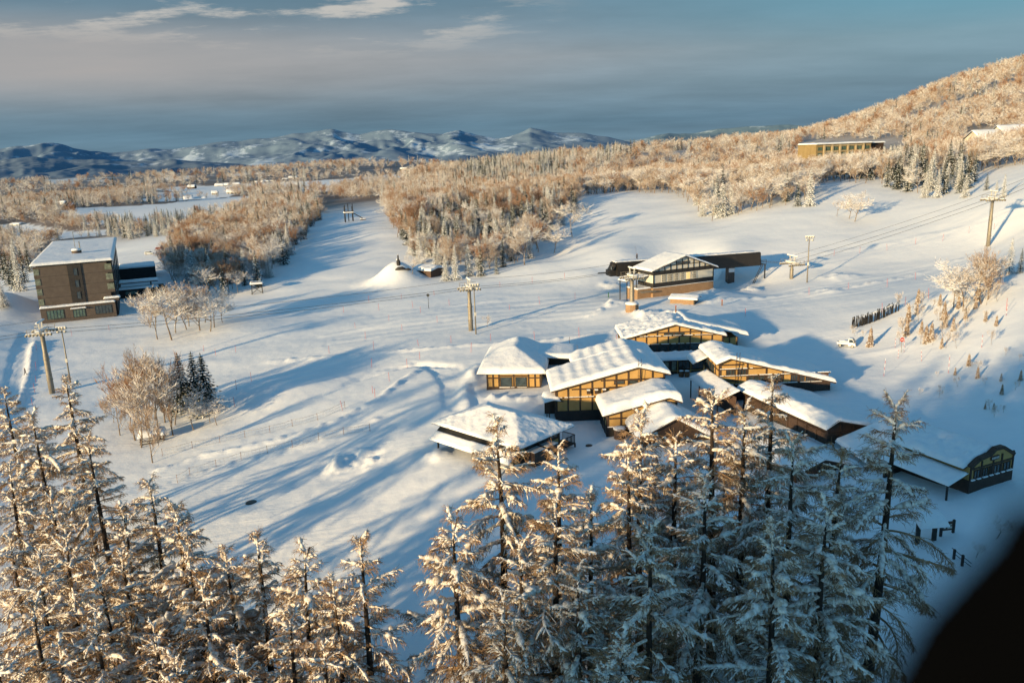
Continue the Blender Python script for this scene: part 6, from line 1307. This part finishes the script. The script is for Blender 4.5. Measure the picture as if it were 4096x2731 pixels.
for px, py, pt_, k in [(3814,1230,1060,0),(3852,1245,1030,4),(3896,1228,1020,1),(3952,1198,970,5),(3925,1215,1010,2),(3990,1160,1010,1)]: put(px, py, pt_, DEC[k], 'leafless frosted tree in the sunlit clump under the top lift tower', G5)
rs3 = random.Random(9)
LCH_S = (12.0, None)
SAP = [fir(50, 4, .8, 'larch_twig', .35), DEC[6]]; SAP[0][1]['name'] = 'larch_sapling'
for i in range(64):
    px = rs3.uniform(3590, 3990); py = rs3.uniform(1200, 1400)+ (px-3800)*-.1
    if py > 1400-(px-3600)*.0 or (px < 3650 and py < 1230): continue
    k = rs3.random(); hp = rs3.uniform(40, 75)
    if k < .3: put(px, py, py-hp, SAP[0], 'young snow-dusted larch among saplings on the right bank', 'saplings on the right bank')
    else: put(px, py, py-hp*1.1, SAP[1], 'thin bare sapling on the right bank', 'saplings on the right bank', w=.7)
for i in range(26):
    px, py = rs3.choice([(3840, 1520), (3900, 1500), (3980, 1530), (4060, 1440), (4080, 1560), (3760, 1590), (3950, 1660)]); px += rs3.gauss(0, 40); py += rs3.gauss(0, 22)
    put(px, py, py-rs3.uniform(25, 55), SAP[1] if rs3.random() < .7 else SAP[0], 'tiny twiggy sapling poking from the shaded snow at the right', 'tiny saplings in the shaded snow')
for px, py, pt_ in [(3480,1385,1310),(3410,1332,1295),(3450,1350,1315),(3420,1345,1312)]: put(px, py, pt_, SAP[0] if px == 3480 else SAP[1], 'small snow-dusted shrub tree behind the white truck', 'shrub trees behind the white truck')
for px, py, pt_, sx in [(3985,2150,2060,1.6),(3900,2230,2165,1.4),(3560,2330,2230,1.3),(3700,2420,2330,1.5)]: put(px, py, pt_, DEC[6], 'dim bare bush in the blue shade at the lower right', 'bare bushes in the lower right shade', w=sx)
# left of the hotel
for px, py, pt_, k in [(15,1228,1112,2),(62,1158,1020,0),(84,1165,1000,3),(40,1140,1000,0),(100,1130,985,1),(20,1120,960,0),(120,1090,965,4),(70,1080,950,2)]: put(px, py, pt_, FIR[k], 'snowy fir in the stand left of the hotel', 'firs left of the hotel')
# ---- woods: polygons on the ground seen from above, filled with individuals up to the limit, the rest as one mass
WL = [(690,1130),(650,1060),(720,990),(800,930),(900,860),(1020,800),(1180,775),(1275,800),(1280,880),(1215,960),(1140,1065),(1060,1145),(985,1170),(900,1185),(820,1205),(745,1160)]
WC = [(1555,865),(1590,960),(1640,1045),(1720,1080),(1800,1090),(2010,1075),(2100,1045),(2185,990),(2250,900),(2310,835),(2330,745),(1900,730),(1500,770)]
LOW = [(-100,1110),(130,1075),(180,1010),(240,960),(440,945),(520,960),(600,950),(730,945),(745,965),(900,850),(1020,790),(1180,770),(1300,790),(1400,800),(1520,790),(1900,740),(2330,740),(2345,785),(2500,770),(2700,780),(2760,830),(2830,890),(2900,905),(3080,905),(3240,870),(3270,760),(3290,735),(3500,735),(3560,765),(3700,775),(3860,780),(3900,740),(3920,690),(4200,640)]
PADS = [[(3200,560),(3640,560),(3600,665),(3450,676),(3425,708),(3225,708)],[(3860,520),(4120,520),(4120,615),(3860,615)]]
def low_y(px): return np.interp(px, [p[0] for p in LOW], [p[1] for p in LOW])
def scatter(r0_, r1_, cell, a0=-.62, a1=.62, seed=0):
    g = np.random.default_rng(seed); nn = int((a1-a0)*(r1_**2-r0_**2)/2/cell**2); r = np.sqrt(g.uniform(r0_**2, r1_**2, nn)); a = g.uniform(a0, a1, nn); return np.sin(a)*r, np.cos(a)*r, g
def in_wood(x, y):
    z = height(x, y, False); px, py, zc = project(np.stack([x, y, z], -1)); ok = in_poly(px, py, WL) | in_poly(px, py, WC) | ((py < low_y(px)) & (np.hypot(x, y) > 330))
    for f in FIELDS+PADS: ok &= ~in_poly(px, py, f)
    ok &= ~((px < 2100) & (py > 860) & (px > 1290) & (px < 1560)); return z, px, py, ok
FIRSPOT = [(1950,700,130),(2180,690,110),(1960,990,150),(2150,930,110),(1780,940,90),(1250,960,60),(1300,900,60),(1470,880,70),(2180,860,90),(2240,900,80),(1700,980,110),(1850,900,120),(2050,920,120),(1700,1060,80),(560,900,110),(700,900,90),(1245,890,60),(1200,940,60),(1130,1030,60),(3600,720,120),(3700,740,70),(2880,850,60),(3160,850,40),(600,960,80),(480,960,80),(1280,830,50),(3850,740,100),(2440,640,60),(1010,1130,60),(790,1130,60),(420,960,60)]
def firp(px, py):
    v = np.zeros(px.shape)
    for a, b, r in FIRSPOT: v = np.maximum(v, np.exp(-(((px-a)/r)**2+((py-b)/(r*.6))**2)))
    return v
insts = []   # near woods
def thin(x, y, dmin):
    keep = []; grid = {}
    for i in range(len(x)):
        c = (int(x[i]//dmin), int(y[i]//dmin)); ok = True
        for a in (-1, 0, 1):
            for b in (-1, 0, 1):
                for j in grid.get((c[0]+a, c[1]+b), ()):
                    if (x[i]-x[j])**2+(y[i]-y[j])**2 < dmin**2: ok = False; break
        if ok: keep.append(i); grid.setdefault(c, []).append(i)
    return np.array(keep)
x, y, g = scatter(225, 560, 3.2, seed=3); kp = thin(x, y, 3.7); x, y = x[kp], y[kp]; z, px, py, ok = in_wood(x, y); 
ok &= (px > -250) & (px < 4350)
x, y, z, px, py = x[ok], y[ok], z[ok], px[ok], py[ok]; r = np.hypot(x, y); fp = firp(px, py)
isf = g.random(len(x)) < np.where(fp > .1, fp*1.0, np.where(px < 2330, .12, .04))
print('near wood', len(x), 'firs', isf.sum())
order = np.argsort(r)
nf = nd = 0; rest = []
def woodname(px_): return 'left wood between the hotel and the run' if px_ < 1290 else 'fir wood at the centre of the slopes' if px_ < 2350 else 'wood above the right snowfield'
for i in order:
    if isf[i] and nf < 215:
        nf += 1; hp, pr = FIR[int(g.integers(0, 5))]; s = g.uniform(9, 15)/hp; w = woodname(px[i]); plant_tree(pr, x[i], y[i], z[i]-.2, g.random()*6.28, s, 'snow-dusted fir in the '+w, 'firs in the '+w)
    elif (not isf[i]) and nd < 200:
        nd += 1; k = int(g.choice([0, 1, 2, 3, 4, 5], p=[.12, .12, .26, .26, .04, .20] if px[i] < 2330 else [.28, .26, .14, .08, .10, .14])); hp, pr = DEC[k]; s = g.uniform(9, 14)/hp; w = woodname(px[i]); plant_tree(pr, x[i], y[i], z[i]-.2, g.random()*6.28, s, 'leafless frosted tree in the '+w, 'leafless trees in the '+w)
    else: rest.append(i)
# proto collections for the masses (never linked to the scene themselves)
def merged(meshes, nm):
    V, Fq, mi, mats, off = [], [], [], [], 0
    for _, me in meshes:
        v = np.zeros(len(me.vertices)*3, np.float32); me.vertices.foreach_get('co', v); v = v.reshape(-1, 3)
        lt_ = np.zeros(len(me.polygons), np.int32); me.polygons.foreach_get('loop_total', lt_); lv_ = np.zeros(len(me.loops), np.int32); me.loops.foreach_get('vertex_index', lv_); st_ = np.concatenate([[0], np.cumsum(lt_)[:-1]])
        for kk in np.unique(lt_):
            ii = np.where(lt_ == kk)[0]; Fq.append(lv_[(st_[ii][:, None]+np.arange(kk)[None])]+off); mi += [len(mats)]*len(ii)
        mats.append(me.materials[0]); V.append(v); off += len(v)
    return fast_mesh(nm, np.concatenate(V), Fq, mats, mi)
def mass_coll(kinds, nm):
    c = bpy.data.collections.new(nm)
    for i, (hp, pr) in enumerate(kinds):
        o = bpy.data.objects.new('%s_%02d' % (nm, i), merged(pr['meshes'], nm)); c.objects.link(o)
    return c
def scatter_mass(name, pts, rots, scales, idx, coll, nk, label=None):
    me = bpy.data.meshes.new(name); me.vertices.add(len(pts)); me.vertices.foreach_set('co', np.asarray(pts, np.float32).ravel())
    for nm, ty, val in (('rz', 'FLOAT', rots), ('sc', 'FLOAT', scales)): a = me.attributes.new(nm, ty, 'POINT'); a.data.foreach_set('value', np.asarray(val, np.float32))
    a = me.attributes.new('ix', 'INT', 'POINT'); a.data.foreach_set('value', np.asarray(idx, np.int32))
    o = bpy.data.objects.new(name, me); COL.objects.link(o); tag(o, label, 'wood', kind='stuff')
    ng = bpy.data.node_groups.new(name, 'GeometryNodeTree'); ng.interface.new_socket('Geometry', in_out='INPUT', socket_type='NodeSocketGeometry'); ng.interface.new_socket('Geometry', in_out='OUTPUT', socket_type='NodeSocketGeometry')
    gi, go = ng.nodes.new('NodeGroupInput'), ng.nodes.new('NodeGroupOutput'); ci = ng.nodes.new('GeometryNodeCollectionInfo'); ci.inputs['Collection'].default_value = coll; ci.inputs['Separate Children'].default_value = True; ci.inputs['Reset Children'].default_value = True
    ip = ng.nodes.new('GeometryNodeInstanceOnPoints'); ip.inputs['Pick Instance'].default_value = True
    def attr(nm, ty): nd_ = ng.nodes.new('GeometryNodeInputNamedAttribute'); nd_.data_type = ty; nd_.inputs['Name'].default_value = nm; return nd_.outputs['Attribute']
    cx = ng.nodes.new('ShaderNodeCombineXYZ'); Lk = ng.links.new; Lk(attr('rz', 'FLOAT'), cx.inputs[2]); er_ = ng.nodes.new('FunctionNodeEulerToRotation'); Lk(cx.outputs[0], er_.inputs[0])
    Lk(gi.outputs[0], ip.inputs['Points']); Lk(ci.outputs[0], ip.inputs['Instance']); Lk(attr('ix', 'INT'), ip.inputs['Instance Index']); Lk(er_.outputs[0], ip.inputs['Rotation']); Lk(attr('sc', 'FLOAT'), ip.inputs['Scale']); Lk(ip.outputs[0], go.inputs[0])
    md = o.modifiers.new('scatter', 'NODES'); md.node_group = ng; return o
FARDEC = [decid_proto(60+i, 11, m_, '', '', spread=s_, lv=4, th=3.2, upr=.7) for i, (m_, s_) in enumerate([('frost_twig', .8), ('tan_twig', .7), ('red_twig', .6), ('frost_twig', .65), ('tan_twig', .85)])]
FARFIR = [fir(70, 12, 2.4, 'needle_snowy', .5), fir(71, 12, 2.0, 'needle', .3)]
near_c = mass_coll(DEC[:6]+FIR, 'woodtree'); far_c = mass_coll(FARDEC+FARFIR, 'fartree')
rest = np.array(rest, int)
ixs = np.where(isf[rest], g.integers(6, 11, len(rest)), np.where(px[rest] < 2330, g.choice([0, 1, 2, 3, 4, 5], len(rest), p=[.12, .12, .26, .26, .04, .20]), g.choice([0, 1, 2, 3, 4, 5], len(rest), p=[.28, .26, .14, .08, .10, .14])))
scatter_mass('near_wood', np.stack([x[rest], y[rest], z[rest]-.2], -1), g.random(len(rest))*6.28, g.uniform(.75, 1.2, len(rest)), ixs, near_c, 11, 'mass of frosted trees in the nearer woods')
pts, sc, ix = [], [], []
for r0_, r1_, cell, dm, s0_, s1_, sd_ in ((560, 900, 4.6, 5.0, .65, 1.35, 11), (900, 1700, 7.5, 8.0, .8, 1.75, 12), (1700, 3300, 22, 22, 1.5, 2.6, 13)):
    x, y, g = scatter(r0_, r1_, cell, seed=sd_); kp = thin(x, y, dm); x, y = x[kp], y[kp]; z, px, py, ok = in_wood(x, y); ok &= (px > -300) & (px < 4400)
    fz = fbm(x/(r0_*.10), y/(r0_*.14), 77, 3)
    if r0_ > 1600: ok &= (fz > -.05) & (px < 2300)
    if r0_ == 900: ok &= (fz > -.42)
    x, y, z, fz, px, py = x[ok], y[ok], z[ok], fz[ok], px[ok], py[ok]; nn = len(x); print('wood', r0_, nn)
    fp = firp(px, py); t1 = fbm(x/60, y/60, 88, 2); isf = (g.random(nn) < np.maximum(.05, fp)) | ((t1 > .28) & (g.random(nn) < .6))
    kk = np.where(isf, g.integers(5, 7, nn), g.choice(5, nn, p=[.22, .24, .16, .18, .20])); pts.append(np.stack([x, y, z-.4], -1)); sc.append(g.uniform(s0_, s1_, nn)); ix.append(kk)
pts = np.concatenate(pts); sc = np.concatenate(sc); ix = np.concatenate(ix)
scatter_mass('far_wood', pts, RNG.random(len(pts))*6.28, sc, ix, far_c, 7, 'far wooded slopes and ridge')
# unseen wood added on the shading hill behind the viewpoint
x, y, g = scatter(60, 330, 9, -3.14159, 3.14159, 21); hh_ = shade_hump(x, y); ok = (hh_ > 25) & (y < -10); x, y = x[ok], y[ok]; z = height(x, y, False)
scatter_mass('shade_hill_wood', np.stack([x, y, z-.3], -1), g.random(len(x))*6.28, g.uniform(.9, 1.4, len(x)), g.integers(0, 7, len(x)), far_c, 7, 'unseen wood added on the shading hill')
# ---------------------------------------------------------------- curved edge of the cabin window, close to the lens
q = [(4430,2180),(4320,2385),(4160,2560),(4020,2715),(3920,2900),(3885,3100)]
pts_ = [CAM + ray(a, b)*.36 for a, b in q]
cf_ = MB().tube(pts_, .040, 24).build('window_surround', M['gasket']); tag(cf_, 'black curved edge of the cabin window, out of focus at the lower right', 'window frame')
